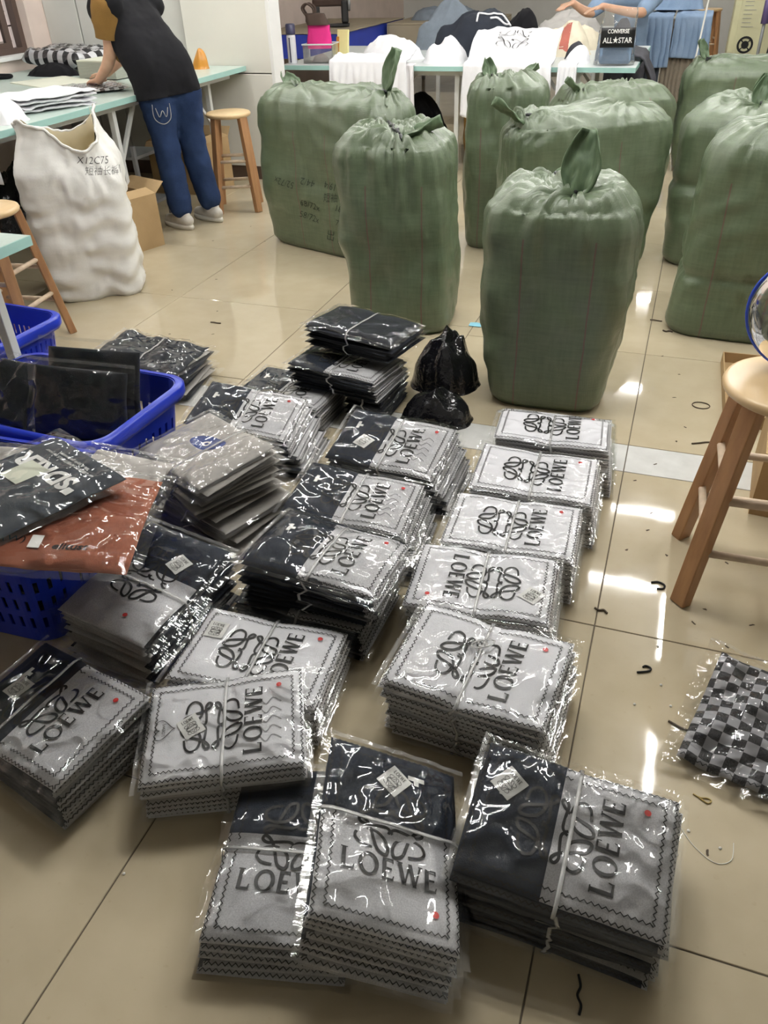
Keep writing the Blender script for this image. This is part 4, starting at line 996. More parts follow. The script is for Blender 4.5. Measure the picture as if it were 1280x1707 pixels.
def person_far():
    root=thing('person','person in blue denim at the far table with bare forearms on the clothes','person',(-.75,8.30,0))
    def fw(parts): return [[(q[0]+.75,q[1]-8.30,q[2],q[3]) for q in p] for p in parts]
    hip=Vector((-.62,8.42,.62)); nk=Vector((-.66,8.30,1.16)); sl_=Vector((-.86,8.24,1.08)); sr_=Vector((-.46,8.24,1.08)); el=Vector((-.96,8.04,.98)); er_=Vector((-.54,7.98,.98)); wl_=Vector((-1.10,7.90,1.06)); wr_=Vector((-.84,7.78,1.04))
    hc=nk+Vector((-.03,-.06,.17)); hp,A=head_parts(hc,(-.2,-1,-.35),(0,-.25,1))
    fused('body',fw([[(*hip,.11),(*hip.lerp(nk,.6),.115),(*nk,.06)],[(*nk,.05),(*hc,.05)],[(*sl_,.045),(*sr_,.045)],[(*sl_,.045),(*el,.04),(*wl_,.027)],[(*sr_,.045),(*er_,.04),(*wr_,.027)],
       [(-.70,8.42,.60,.08),(-.72,8.15,.55,.065),(-.72,8.12,.08,.045)],[(-.54,8.42,.60,.08),(-.54,8.15,.55,.065),(-.54,8.12,.08,.045)]]+hp+hand(None,wl_,(-.6,-.7,-.2),(0,0,1),1,.4,1)+hand(None,wr_,(-.8,-.4,-.2),(0,0,1),1,.4,-1)),'skin',root,.010,3)
    fused('denim_shirt',fw([[(*hip,.14),(*hip.lerp(nk,.55),.145),(*(nk-Vector((0,0,.08))),.11)],[(*sl_,.075),(*sr_,.075)],[(*sl_,.07),(*sl_.lerp(el,.8),.062)],[(*sr_,.07),(*sr_.lerp(er_,.8),.062)]]),'light_denim',root,.012,4,.006,5)
    fused('trousers',fw([[(-.70,8.42,.60,.10),(-.72,8.15,.55,.085),(-.72,8.12,.08,.07)],[(-.54,8.42,.60,.10),(-.54,8.15,.55,.085),(-.54,8.12,.08,.07)]]),'charcoal_cloth',root,.012,4)
    fused('hair',fw([[(*A(-.03,0,.045),.098),(*A(-.01,0,.05),.096)],[(*A(-.07,0,-.02),.07),(*A(-.075,0,-.08),.05)]]),'hair_black',root,.010,2)
    for x in(-.72,-.54): MB().box((x+.75-.045,8.0-8.30,0),(x+.75+.045,8.24-8.30,.06)).build('shoe',M_['black_metal'],root,bevel=.02)
person_far()
# ================================================================ single bagged garments
def bag_item(name,label,pose,style,w=.27,h=.36,t=.02,rough=.008,seed=1,film='clear_film',margin=.03,cat='bagged shirt',group=None,prints=None,bx=0,by=0,uv=False,amp=.006):
    root=thing(name,label,cat,(0,0,0),0,group); root.matrix_world=mat_pose(*pose)
    S=Surf(w,h,t,bx,by,seed=seed,rough=rough)
    me=slab_mesh(S,'folded_garment',[M_[c] for c in (STY[style][0] if style in STY else [style])],STY[style][1] if style in STY else None,26,30)
    if uv:
        ul=me.uv_layers.new(name='UVMap')
        for lp in me.loops:
            v=me.vertices[lp.vertex_index].co; ul.data[lp.index].uv=(v.x/uv+.2*nz(v.x*6,v.y*6,seed),v.y/uv+.2*nz(v.x*6+9,v.y*6,seed))
    gob=link_mesh('folded_garment',me,root)
    if prints: prints(S,gob)
    link_mesh('plastic_bag',film_mesh(S,'plastic_bag',margin,seed=seed*2.1,mat=film,amp=amp),root)
    link_mesh('bag_seal',edge_seal(S,'bag_seal',margin),root)
    return root
def navy_prints(S,g):
    text_on(S,'lettering','"SDRLR',0,-.068,.072,0,'print_white',g,0,.003,.0024)
    text_on(S,'small_print','us! LIBERTY AMBITIOUS for your\nlife & style generation',0,-.128,.0135,0,'print_white',g,.1,0,.0022)
    V,F=quads_to(S,[bx4(.005,-.07,.075,.015)],.004); add('swing_tag',V,F,M_['cream_board'],g,False)
    V,F=quads_to(S,[bx4(.10,-.01,.135,.035)],.004); add('price_tag',V,F,M_['print_white'],g,False)
    text_on(S,'tag_print','S-XL 32',.117,.012,.008,1.2,'ink_black',g,0,0,.0052)
bag_item('bagged_shirt','navy bagged shirt with white block letters on top of the near basket',(-1.326,1.143,.468,161,3,-3),'slate',.29,.36,.016,.004,31,prints=navy_prints,margin=.03,group='bagged shirts piled on the near basket')
def rust_prints(S,g):
    text_on(S,'lettering','elitust',.03,-.135,.030,.05,'ink_black',g,.2,.0008); text_on(S,'lettering','(W)',-.09,-.12,.03,0,'ink_black',g)
    V,F=quads_to(S,[bx4(-.055,-.15,-.03,-.105)],.004); add('price_tag',V,F,M_['paper'],g,False)
bag_item('bagged_shirt','rust brown bagged shirt hanging over the rim of the near basket',(-1.197,1.136,.418,22,-3,9),'rust',.33,.40,.02,.006,32,prints=rust_prints,margin=.03,group='bagged shirts piled on the near basket',by=-.01)
bag_item('bagged_shirt','stone coloured bagged shirt sticking out under the rust one',(-1.235,1.33,.375,8,0,7),'stone',.22,.26,.018,.006,33,group='bagged shirts piled on the near basket')
bag_item('bagged_shirt','grey bagged shirt lying inside the near basket under the others',(-1.66,1.27,.345,5,0,0),'stone',.50,.32,.05,.01,34,film='hazy_film',group='bagged shirts piled on the near basket')
for k in range(4):
    bag_item('bagged_shirt',('lowest','second lowest','third','uppermost')[k]+' dark bagged shirt buried in the near basket',(-1.62+.01*k,1.265,.05+.07*k,4*k,0,0),'black',.42,.27,.06,.008,35+k,group='shirts buried in the near basket')
bag_item('black_package','black package standing front right in the far basket',(-1.655,1.735,.335,4,66,0),'black',.33,.22,.03,.008,41,margin=.028,cat='package',group='black packages in the far basket')
bag_item('black_package','black package behind the front one in the far basket, its clear top edge raised',(-1.68,1.845,.350,6,66,0),'black',.33,.22,.025,.008,42,margin=.035,cat='package',group='black packages in the far basket')
bag_item('black_package','black package slumped at the left of the far basket',(-1.955,1.77,.315,-4,42,0),'black',.20,.22,.04,.01,43,margin=.03,cat='package',group='black packages in the far basket',amp=.012)
bag_item('black_package','black package lying flat at the bottom of the far basket',(-1.77,1.74,.10,2,0,0),'black',.50,.30,.12,.01,44,cat='package',group='black packages in the far basket')
bag_item('black_package','black package lying flat on the lower one in the far basket',(-1.775,1.78,.205,-3,0,0),'black',.42,.26,.05,.01,45,cat='package',group='black packages in the far basket')
def check_prints(S,g):
    V,F=ribbon(S,zigzag_lines(S.w,S.h,.006)[:2],.0018); add('stitching',V,F,M_['ink_black'],g,False)
bag_item('checked_shirt','black and grey checked shirt in a clear bag on the floor below the right stool',(.415,1.33,.024,-15,2,-1),'check_cloth',.34,.34,.03,.022,51,prints=check_prints,margin=.035,uv=.0255,amp=.010)
bag_item('checked_shirt','checked shirt bundle lying by the window on the cutting table',(-4.47,5.58,.888,-14,0,0),'check_cloth_far',.62,.40,.12,.02,52,margin=.02,uv=.055)
bag_item('bagged_shirt','bagged shirt being smoothed under the hand on the cutting table',(-3.62,4.62,.815,50,0,0),'check_cloth_far',.42,.36,.02,.004,53,margin=.04,uv=.03,film='hazy_film')

# ================================================================ loose clothes
def heap(name,label,c,rx,ry,h,mat,seed,cat='clothes',fold=1.0,rz=0,group=None,n=64,m=26,edge=.25,facet=False,peak=0):
    """a crumpled heap with folds, closed underneath"""
    root=thing(name,label,cat,c,rz,group); V=[];F=[]; plastic='bag' in mat or 'film' in mat
    for j in range(m+1):
        r=j/m
        for k in range(n):
            a=2*PI*k/n; ca,sa=math.cos(a),math.sin(a); o=1+edge*fbm(ca*1.5+seed,sa*1.5,seed,3)
            x,y=ca*r*rx*o,sa*r*ry*o
            z=h*(1-r**2.2)**.75
            if plastic: fz=.55*(max(0,ridge(x*7+seed,y*7+seed,seed))-.5)+.35*(max(0,ridge(x*16+seed,y*13-x*5,seed+5))-.5)+.25*nz(x*4+seed,y*4,seed)
            else: fz=.42*math.sin((x*11+y*5)+3.2*nz(x*3.2+seed,y*3.2,seed))+.30*math.sin((y*17-x*7)+3*nz(x*4+seed,y*4,seed+3))*.6+.38*nz(x*5+seed,y*5,seed+2)
            z*=1+fold*.42*max(-.9,min(1,fz))
            if not plastic: z+=.016*min(1,h/.15)*(max(0,ridge(x*8+y*3+seed,y*9-x*4,seed))**2+.5*max(0,ridge(x*17-y*6+seed,y*15,seed+1))**2)*min(1,(1-r)*4)
            z=max(z,.0)*min(1,(1-r)*7)+.0015
            if peak: z+=peak*math.exp(-((x-.25*rx)**2+(y-.2*ry)**2)/(.16*rx*ry))
            V.append((x,y,z))
    for j in range(m):
        for k in range(n): F.append((j*n+k,j*n+(k+1)%n,(j+1)*n+(k+1)%n,(j+1)*n+k))
    b=len(V)
    for k in range(n): V.append((V[m*n+k][0],V[m*n+k][1],0))
    for k in range(n): F.append((m*n+k,m*n+(k+1)%n,b+(k+1)%n,b+k))
    F.append(tuple(b+k for k in range(n-1,-1,-1)))
    add('crumpled_'+('plastic' if 'bag' in mat or 'film' in mat else 'cloth'),V,F,M_[mat],root,not facet)
    return root
def drape(name,label,x0,x1,ye,z,back,hang,mat,seed,th=.012,lump=.03,cat='shirt',waves=5,group=None,decor=None,slant=0,axis='y',rise=0):
    """cloth lying on a table and hanging over its front edge"""
    xc=(x0+x1)/2; root=thing(name,label,cat,(xc,ye,z),0,group); nu,nv=60,56; W=x1-x0; tot=back+hang
    def fn(u,v,lift=0):
        x=(u-.5)*W; s_=v*tot; e=.02
        if s_<back:
            y=back-s_; zz=.006+lump*max(0,fbm(x*5+seed,y*5,seed,3)+.35)*smooth01(y/.12)+.006*max(0,ridge(x*10+seed,y*8,1))+rise*smooth01(y/back)
            return Vector((x+.02*nz(y*6,seed,0),y,zz+lift))
        d=s_-back; wv=.012*math.sin(x/W*2*PI*waves+seed+1.5*nz(x*8,d*3,seed))*smooth01(d/.12)+.006*nz(x*22+seed,d*6,1)
        zz=.006-max(0,d-.01); zz+=-.04*smooth01(d/hang)*nz(x*3+seed,0,2)-slant*x*smooth01(d/hang)
        return Vector((x*(1+.05*d/max(hang,.01)),-.012-min(d,.012)-abs(wv)*1.2-lift,zz))
    V,F=grid(nu,nv,lambda u,v:fn(u,v))
    o=add('draped_cloth',[v+Vector((0,-th*1.15,th*1.15)) for v in V],F,M_[mat],root); sd=o.modifiers.new('thick','SOLIDIFY'); sd.thickness=th; sd.offset=0
    if decor: decor(fn,o,th,tot,W)
    return root
GB='clothes heaped on the back table'
drape('white_shirt','white shirts hanging over the front of the back table, near the pink bag',-2.70,-2.08,6.405,.768,.26,.36,'white_cloth',3,.012,.04,group=GB)
drape('white_shirt','lower white shirt showing below the hanging ones near the pink bag',-2.32,-2.03,6.42,.75,.05,.37,'offwhite_cloth',4,.004,.0,group=GB)
heap('white_shirt','heaped white shirts behind the hanging ones on the back table',(-2.38,6.90,.75),.27,.14,.14,'white_cloth',5,edge=.12,group=GB)
heap('white_shirt','loose white shirt with frilled edge beside the black clothes',(-1.86,6.70,.75),.175,.18,.13,'white_cloth',6,edge=.12,fold=1.5,group=GB)
heap('black_shirt','large black shirt heap with a white drawstring on the back table',(-1.74,7.20,.75),.40,.20,.28,'black_navy',7,edge=.10,group=GB)
heap('black_shirt','dark blue-grey shirt heap furthest left among the black clothes',(-2.10,7.66,.75),.34,.15,.30,'bluegrey_cloth',8,edge=.10,fold=1.4,group=GB)
heap('black_shirt','rounded black shirt heap left of the cream shirts',(-1.48,7.66,.75),.18,.14,.26,'black_cloth',9,edge=.10,fold=.6,group=GB)
hb=[o for o in bpy.data.objects if o.get('label','').startswith('large black shirt heap')][0]; hm=hb.children[0].data; bmh=bmesh.new(); bmh.from_mesh(hm); bvh_=BVHTree.FromBMesh(bmh); bmh.free()
t=thing('drawstring','white drawstring lying on the black shirt heap','cord',tuple(hb.location)); dp=[]
for q in catmull([(.02,-.13,0),(.03,-.06,0),(.12,-.05,0),(.26,-.02,0),(.24,-.07,0),(.12,-.10,0)],10):
    ht=bvh_.ray_cast(Vector((q.x,q.y,2)),Vector((0,0,-1))); dp.append((q.x,q.y,ht[0].z+.0085))
MB().tube(dp,.008,6).build('cord_loop',M_['white_cloth'],t,True)
def emb(fn,o,th,tot,W):
    V=[];F=[]
    for ln in emblem_lines(0,0,.26,.20,5):
        pts=[]
        for (x,y) in ln: 
            u=.48+x/W; v=(.17-y)/tot; pts.append(fn(u,v,th*2+.006)+Vector((0,-th,0)))
        for i in range(len(pts)-1):
            d=(pts[i+1]-pts[i]); nrm=Vector((-d.y,d.x,0)); nrm=nrm.normalized()*.0035 if nrm.length>1e-6 else Vector((.0035,0,0)); k=len(V)
            V+=[pts[i]-nrm,pts[i]+nrm,pts[i+1]+nrm,pts[i+1]-nrm]; F.append((k,k+1,k+2,k+3))
    add('emblem',V,F,M_['ink_black'],o,False)
drape('white_shirt','white shirt with black looped emblem hanging over the back table',-1.64,-1.0,6.42,.75,.42,.38,'white_cloth',12,.014,.03,group=GB,decor=emb,slant=.1,rise=.17)
heap('white_shirt','crumpled white shirt at the right end of the back table',(-.862,6.70,.75),.10,.13,.09,'white_cloth',13,edge=.10,fold=1.4,group=GB)
drape('white_shirt','narrow white shirt folds hanging beside the emblem shirt',-.95,-.82,6.42,.75,.08,.52,'white_cloth',14,.012,.01,waves=2,group=GB)
cr=heap('cream_shirt','cream shirt heap with a red print panel',(-1.03,7.24,.75),.20,.19,.20,'cream_cloth',15,edge=.10,group=GB)
bmc=bmesh.new(); bmc.from_mesh(cr.children[0].data); bvc=BVHTree.FromBMesh(bmc); bmc.free()
V,F=grid(8,14,lambda u,v:Vector((-.03+.07*u,-.17+.15*v,bvc.ray_cast(Vector((-.03+.07*u,-.17+.15*v,2)),Vector((0,0,-1)))[0].z+.003)))
add('print_panel',V,F,M_['print_red'],cr)
heap('dark_shirt','small charcoal shirt in front of the cream heap',(-.90,6.94,.75),.09,.055,.10,'charcoal_cloth',16,edge=.08,group=GB)
heap('cream_shirt','pale cream shirt heap at the far right of the back table',(-.95,7.64,.75),.15,.13,.15,'cream_cloth',17,edge=.10,fold=1.4,group=GB)
heap('dark_shirt','charcoal trousers heaped at the right end of the back table',(-.64,7.50,.75),.10,.17,.20,'charcoal_cloth',18,edge=.10,group=GB)
# right end: grey cloth falling over the short side
g2=thing('grey_trousers','grey trousers falling over the right end of the back table','clothes',(-.42,7.02,.765),0,GB)
def gfn(u,v):
    s_=v*.85; y=-.25+.5*u
    if s_<.2: return Vector((-.2+s_,y,.012+.06*smooth01(1-s_/.2)+.01*nz(y*8,s_*8,1)))
    d=s_-.2; return Vector((.02+.07*smooth01(d/.2)+.02*math.sin(y*22+d*3)*smooth01(d/.1),y*(1+.2*d),.012-d))
V,F=grid(40,40,gfn); o=add('draped_cloth',V,F,M_['charcoal_cloth'],g2); sd=o.modifiers.new('thick','SOLIDIFY'); sd.thickness=.012
# clear bag with a printed panel
cb=thing('clear_bag','clear bag with black star panel standing at the table corner','bag',(-.585,6.57,.75),R(8))
def bagfn(u,v):
    a=2*PI*u; rr_=1-.55*max(0,v-.62)**1.2*2; x=.14*math.cos(a)*(1-.2*v); y=.08*math.sin(a)*(1-.5*v)
    return Vector((x+.03*max(0,v-.6)*math.sin(9*v)+.008*nz(a*3,v*6,1),y+.01*nz(a*4,v*9,4),.002+.34*v+.012*nz(a*2,v*4,8)*v))
V,F=grid(40,26,bagfn); add('plastic_bag',V,F,M_['hazy_film'],cb)
MB().box((-.11,-.055,.01),(.11,.055,.12)).build('folded_stripe_shirt',M_['light_denim'],cb,bevel=.02)
V,F=grid(8,6,lambda u,v:Vector((-.115+.23*u,-.088+.004*math.sin(u*7),.115+.12*v))); pn=add('printed_panel',V,F,M_['ink_black'],cb)
sd=pn.modifiers.new('thick','SOLIDIFY'); sd.thickness=.003
class Flat:
    def top(s,x,y): return 0
for txt,zz,sz in (('CONVERSE',.212,.034),('ALL★STAR',.158,.046)):
    V,F=text_mesh(txt,sz,0,.0006); add('lettering',[(v.x*.86,-.094,zz+v.y) for v in V],F,M_['print_white'],pn,False)
# jeans hanging on the far right table
table('side_table','narrow table hung with blue jeans at the far right of the clothes',-.62,8.75,.02,9.4,.86,[(-.55,8.82,0,0),(-.05,8.82,0,0),(-.55,9.33,0,0),(-.05,9.33,0,0)],'grey_laminate','teal_edge',braces=False)
GJ='jeans on the far right side table'
drape('blue_jeans','light blue jeans hanging at the left of the side table',-.62,-.30,8.715,.885,.4,.42,'light_denim',21,.016,.02,'jeans',3,GJ)
drape('blue_jeans','light blue jeans hanging at the right of the side table',-.28,.03,8.715,.885,.4,.34,'light_denim',22,.016,.02,'jeans',3,GJ)
drape('khaki_trousers','khaki trousers hanging lowest under the blue jeans',-.34,-.08,8.75,.86,.05,.66,'khaki_cloth',23,.006,.0,'trousers',3,GJ)
drape('khaki_trousers','dark slate trousers hanging beside the khaki ones',-.56,-.36,8.75,.86,.05,.60,'slate_cloth',24,.006,.0,'trousers',2,GJ)
heap('blue_jeans','heap of light blue jeans on top of the side table',(-.3,9.0,.945),.26,.18,.20,'light_denim',25,'jeans',1.3,0,GJ)
# things at the left end of the back table
bt=thing('water_bottle','white bottle with dark navy cap beside the partition','bottle',(-3.09,6.54,.75))
MB().lathe([(0,0),(.034,0),(.036,.006),(.036,.185),(.032,.2),(0,.2)],24).build('bottle_body',M_['bottle_white'],bt,True)
MB().lathe([(0,.2),(.037,.2),(.038,.205),(.038,.262),(.032,.272),(0,.273)],24).build('bottle_cap',M_['bottle_cap'],bt,True)
MB().box((-.004,-.0375,.01),(.006,-.0355,.18)).build('label_stripe',M_['bottle_cap'],bt)
cx=thing('clear_box','clear plastic box with grey cloth inside on the back table','box',(-2.88,6.63,.75),R(6))
MB().box((-.12,-.09,0),(.12,.09,.006)).box((-.12,-.09,.006),(.12,-.086,.13)).box((-.12,.086,.006),(.12,.09,.13)).box((-.12,-.086,.006),(-.116,.086,.13)).box((.116,-.086,.006),(.12,.086,.13)).build('box_walls',M_['hazy_film'],cx)
MB().tube([(-.123,-.093,.13),(.123,-.093,.13),(.123,.093,.13),(-.123,.093,.13)],.006,6,True).build('box_rim',M_['clear_box'],cx)
heap('grey_cloth','grey cloth scrap lying in the clear plastic box',(-2.88,6.63,.757),.075,.05,.045,'stone_cloth',26,edge=.1)
pb=thing('tote_bag','pink tote bag with brown top and handles in the clear box','bag',(-2.885,6.632,.848),R(6))
def tote(u,v,x0=.10,z0=0,z1=.16,sk=0):
    a=2*PI*u; return Vector((x0*(1-.12*v)*math.copysign(abs(math.cos(a))**.6,math.cos(a))+sk*v+.006*nz(a,v*4,2),.055*(1-.4*v)*math.copysign(abs(math.sin(a))**.7,math.sin(a)),z0+(z1-z0)*v))
V,F=grid(41,16,lambda u,v:tote(u,v)); V+= [(0,0,0)]; F+=[(i,i+1,len(V)-1) for i in range(40)]; add('tote_body',V,F,M_['pink_cloth'],pb)
V,F=grid(41,8,lambda u,v:tote(u,v,.09,.158,.235,-.03)); F.append(tuple(7*41+i for i in range(40))); add('tote_top',V,F,M_['brown_cloth'],pb)
for s_ in(-1,1): MB().tube(catmull([(-.09,.02*s_,.22),(-.12,.025*s_,.27),(-.08,.03*s_,.30),(-.03,.03*s_,.27),(-.03,.02*s_,.22)],6),.008,8).build('handle',M_['brown_cloth'],pb,True)
yp=thing('paper_pad','yellow paper pad leaning behind the clear box','paper',(-2.77,6.82,.75),R(-8))
MB().box((-.05,-.01,.0),(.05,.012,.21),Matrix.Rotation(R(-8),4,'X')).build('pad',M_['yellow_paper'],yp,bevel=.002)
MB().box((-.055,-.014,.03),(-.03,-.011,.16),Matrix.Rotation(R(-8),4,'X')).build('orange_sheet',M_['amber'],yp)
# sacks under the back table
make_sack('woven_sack','ochre woven sack stored under the back table',(-1.45,6.98,0),R(4),.62,.50,.56,15,[(.0,.0,.0,0,.9,.12)],mat='orange_woven',group='ochre sacks under the back table')
heap('dark_bag','dark bundle stored under the back table on the left',(-2.25,7.1,0),.40,.30,.42,'black_cloth',27,cat='bag')
heap('dark_bag','dark cloth bundle on the floor behind the emblem shirt',(-.84,7.3,0),.18,.22,.46,'charcoal_cloth',28,cat='bag',edge=.12)
# ---------------------------------------------------------------- on the cutting table
GT='white shirts on the cutting table'
for k in range(4):
    S=Surf(.44,.38,.017,seed=60+k,rough=.012); t=tag(link_mesh('white_shirt',slab_mesh(S,'white_shirt',[M_['white_cloth']],None,24,24)),('lowest','second','third','topmost')[k]+' folded white shirt in the pile on the near table edge','shirt',GT); t.matrix_world=mat_pose(-3.47+.006*k,4.03-.006*k,.813+.0195*k,66+2*k,0,0)
heap('white_shirt','crumpled white shirt left of the folded white pile',(-3.45,3.56,.80),.19,.17,.09,'white_cloth',62,'shirt',1.2,0,GT)
w2=thing('white_shirt','white shirt hanging down the long side of the cutting table','shirt',(-3.18,3.33,.808),0,GT)
def wfn(u,v):
    s_=v*.40; y=-.42+.30*u
    if s_<.2: return Vector((-.2+s_,y,.012+.05*max(0,nz(y*6,s_*6,3)+.4)))
    d=s_-.2; return Vector((.014+.016*abs(math.sin(y*20+d*3))*smooth01(d/.05),y,.012-d*(.7+.5*u)))
V,F=grid(40,30,wfn); o=add('draped_cloth',V,F,M_['white_cloth'],w2); sd=o.modifiers.new('thick','SOLIDIFY'); sd.thickness=.012
cs=thing('card_stack','stack of pale grey card sheets on the cutting table','card',(-3.88,5.22,.807),R(-8))
for k in range(12): MB().box((-.17+.004*nz(k,1,0),-.12+.004*nz(k,2,3),.009*k),(.17+.004*nz(k,1,0),.12+.004*nz(k,2,3),.009*k+.008)).build('card_sheet',M_['cream_board'] if k==11 else M_['board_grey'],cs)
cbd=MB().box((-.30,-.20,0),(.30,.20,.006)).build('white_board',M_['cream_board']); tag(cbd,'pale cream board lying flat beside the smoothed shirt','board'); cbd.matrix_world=mat_pose(-4.10,4.93,.80,-25,0,0)
bs=thing('black_strap','black fabric strap curled by the window wall','strap',(-4.62,5.12,.80))
MB().tube(catmull([(-.22,-.02,.012),(-.12,-.09,.012),(-.02,-.06,.012),(-.06,.03,.012),(-.18,.03,.012)],6,True),.012,8,True).build('strap_loop',M_['black_cloth'],bs,True)
heap('black_cloth_scrap','black cloth bunched next to the strap',(-4.42,5.28,.80),.22,.08,.07,'black_cloth',63,'cloth')
heap('grey_shirt','grey shirt heap behind the checked bundle',(-3.93,5.70,.80),.11,.10,.20,'stone_cloth',64,'shirt',edge=.1)
heap('plastic_bag','clear crumpled plastic bag at the far end of the cutting table',(-3.665,5.72,.80),.095,.085,.18,'hazy_film',65,'bag',1.6,edge=.1,facet=True)
heap('plastic_bag','small amber filled bag at the far end of the cutting table',(-3.46,5.74,.80),.065,.055,.11,'amber',66,'bag',1.2,edge=.1)
rnd=random.Random(4)
for k in range(9):
    o=MB().box((-.03,-.02,0),(.03,.02,.002)).build('paper_scrap',M_[('cream_board','paper','rust_cloth')[k%3]]); tag(o,'small paper scrap scattered on the far end of the cutting table','paper','paper scraps on the cutting table'); o.matrix_world=mat_pose(-4.0+.5*rnd.random(),5.25+.35*rnd.random(),.8005+.0022*k,rnd.random()*180,0,0)
heap('black_bag','black plastic bag under the cutting table',(-4.1,4.4,0),.32,.36,.38,'black_bag',67,'bag')
heap('black_bag','black plastic bag on the floor under the table near the wooden stool',(-3.35,2.75,0),.26,.22,.30,'black_bag',68,'bag')
rk=thing('shelf_rack','grey steel rack under the cutting table','rack',(-3.45,4.75,0))
for z in(.12,.42): MB().box((-.25,-.22,z),(.14,.10,z+.018)).build('shelf',M_['grey_metal'],rk)
for x in(-.24,.13):
    for y in(-.21,.09): MB().box((x-.012,y-.012,0),(x+.012,y+.012,.5)).build('post',M_['grey_metal'],rk)
# ---------------------------------------------------------------- far corner
sw=thing('sewing_table','sewing table under a sand coloured cover with a blue skirt','table',(-4.2,10.2,0))
MB().box((-.55,-1.1,.72),(.45,1.1,.745)).build('tabletop',M_['grey_laminate'],sw)
V,F=grid(30,40,lambda u,v:Vector((-.57+1.06*u,-1.13+2.26*v,.750+.012*max(0,nz(u*6,v*9,2))))); o=add('cover_cloth',V,F,M_['sand_cloth'],sw); sd=o.modifiers.new('thick','SOLIDIFY'); sd.thickness=.006; sd.offset=1
MB().box((.455,-1.12,.52),(.47,1.12,.748)).box((-.56,-1.125,.52),(.47,-1.11,.748)).build('skirt',M_['blue_cover'],sw)
for x in(-.5,.4):
    for y in(-1.05,1.05): MB().box((x-.02,y-.02,0),(x+.02,y+.02,.72)).build('leg',M_['grey_metal'],sw)
sm=thing('sewing_machine','black and brown sewing machine on the covered table','machine',(-4.15,9.9,.762),R(20))
MB().box((-.22,-.09,0),(.22,.09,.03)).build('machine_base',M_['black_metal'],sm,bevel=.008); MB().box((.13,-.06,.03),(.21,.06,.26)).build('pillar',M_['black_metal'],sm,bevel=.02)
MB().box((-.2,-.05,.2),(.2,.05,.28)).build('arm',M_['brown_cloth'],sm,bevel=.02); MB().box((-.2,-.045,.08),(-.12,.045,.21)).build('head',M_['black_metal'],sm,bevel=.015)
MB().lathe([(0,0),(.07,0),(.07,.025),(0,.03)],24,Matrix.Translation((.21,0,.22))@Matrix.Rotation(PI/2,4,'Y')).build('hand_wheel',M_['grey_metal'],sm,True)
st2=thing('covered_table','sand coloured covered table behind the sewing table','table',(-3.05,11.2,0))
MB().box((-.62,-.7,.73),(.62,.7,.75)).box((-.62,-.7,.2),(-.6,.7,.73)).box((.6,-.7,.2),(.62,.7,.73)).box((-.6,-.7,.25),(.6,-.685,.73)).build('cover_cloth',M_['sand_cloth'],st2,bevel=.012)
for x in(-.55,.55):
    for y in(-.6,.6): MB().box((x-.02,y-.02,0),(x+.02,y+.02,.73)).build('leg',M_['grey_metal'],st2)
heap('grey_shirt','folded grey clothes on the covered table in the far corner',(-3.1,11.1,.752),.45,.3,.14,'bluegrey_cloth',70,'clothes')
heap('grey_shirt','dark clothes on the far middle table',(-2.2,9.2,.75),.4,.35,.16,'slate_cloth',71,'clothes')
heap('white_shirt','pale clothes on the far middle table',(-1.3,9.25,.75),.35,.3,.14,'stone_cloth',72,'clothes')
# cream cabinet, fan and basin at the far right
cm=thing('cream_cabinet','cream cabinet with tick scale and round black emblem at the far right','cabinet',(.72,9.9,0))
MB().box((-.5,-.25,0),(.75,.35,1.75)).build('cabinet_body',M_['cream_machine'],cm,bevel=.01)
MB().box((-.44,-.262,.25),(-.06,-.251,1.7)).build('door_panel',M_['cream_machine'],cm,bevel=.004)
for k in range(16): MB().box((-.41,-.266,.75+.035*k),(-.33+.03*(k%4==0),-.263,.754+.035*k)).build('scale_tick',M_['print_grey'],cm)
e=MB()
for q in ringQ(0,0,.075,.075,.055,.055,24)+ringQ(0,0,.035,.035,.0,.0,12): 
    if len(q)==4: e.put([(-.34+x,-.2665,.60+z) for x,z in q],[(0,1,2,3)])
for a in range(4): e.put([(-.34+math.cos(a*PI/2+PI/4+d)*r_,-.267,.60+math.sin(a*PI/2+PI/4+d)*r_) for d,r_ in((-.12,.03),(-.12,.06),(.12,.06),(.12,.03))],[(0,1,2,3)])
e.build('round_emblem',M_['ink_black'],cm)
V,F=text_mesh('爱护',.09); add('lettering',[(v.x+.42,-.2535,1.28+v.y) for v in V],F,M_['print_grey'],cm,False)
MB().box((.05,-.262,.95),(.16,-.251,1.05)).build('switch_plate',M_['print_white'],cm)
MB().tube(catmull([(.1,-.26,.98),(.2,-.28,.8),(.3,-.28,1.3),(.22,-.28,1.45)],8),.008,6).build('cable',M_['grey_metal'],cm,True)
fn_=thing('electric_fan','black electric fan with purple grip in front of the cream cabinet','fan',(.50,9.35,0))
MB().lathe([(0,0),(.2,0),(.2,.02),(.05,.05),(0,.05)],28).build('fan_base',M_['black_metal'],fn_,True)
MB().tube([(0,0,.05),(0,0,1.2)],.015,10).build('pole',M_['grey_metal'],fn_,True); MB().tube([(0,-.03,.80),(0,-.03,1.08)],.035,12).build('grip',M_['purple_plastic'],fn_,True)
cg=MB()
for q in range(3): cg.tube([(.20*(1-.3*q)*math.cos(a),-.09-.02*q,1.32+.20*(1-.3*q)*math.sin(a)) for a in [2*PI*k/24 for k in range(24)]],.005,5,True)
for k in range(14): a=2*PI*k/14; cg.tube([(.2*math.cos(a),-.09,1.32+.2*math.sin(a)),(.06*math.cos(a),-.14,1.32+.06*math.sin(a))],.003,4)
cg.build('cage',M_['black_metal'],fn_)
bl=MB()
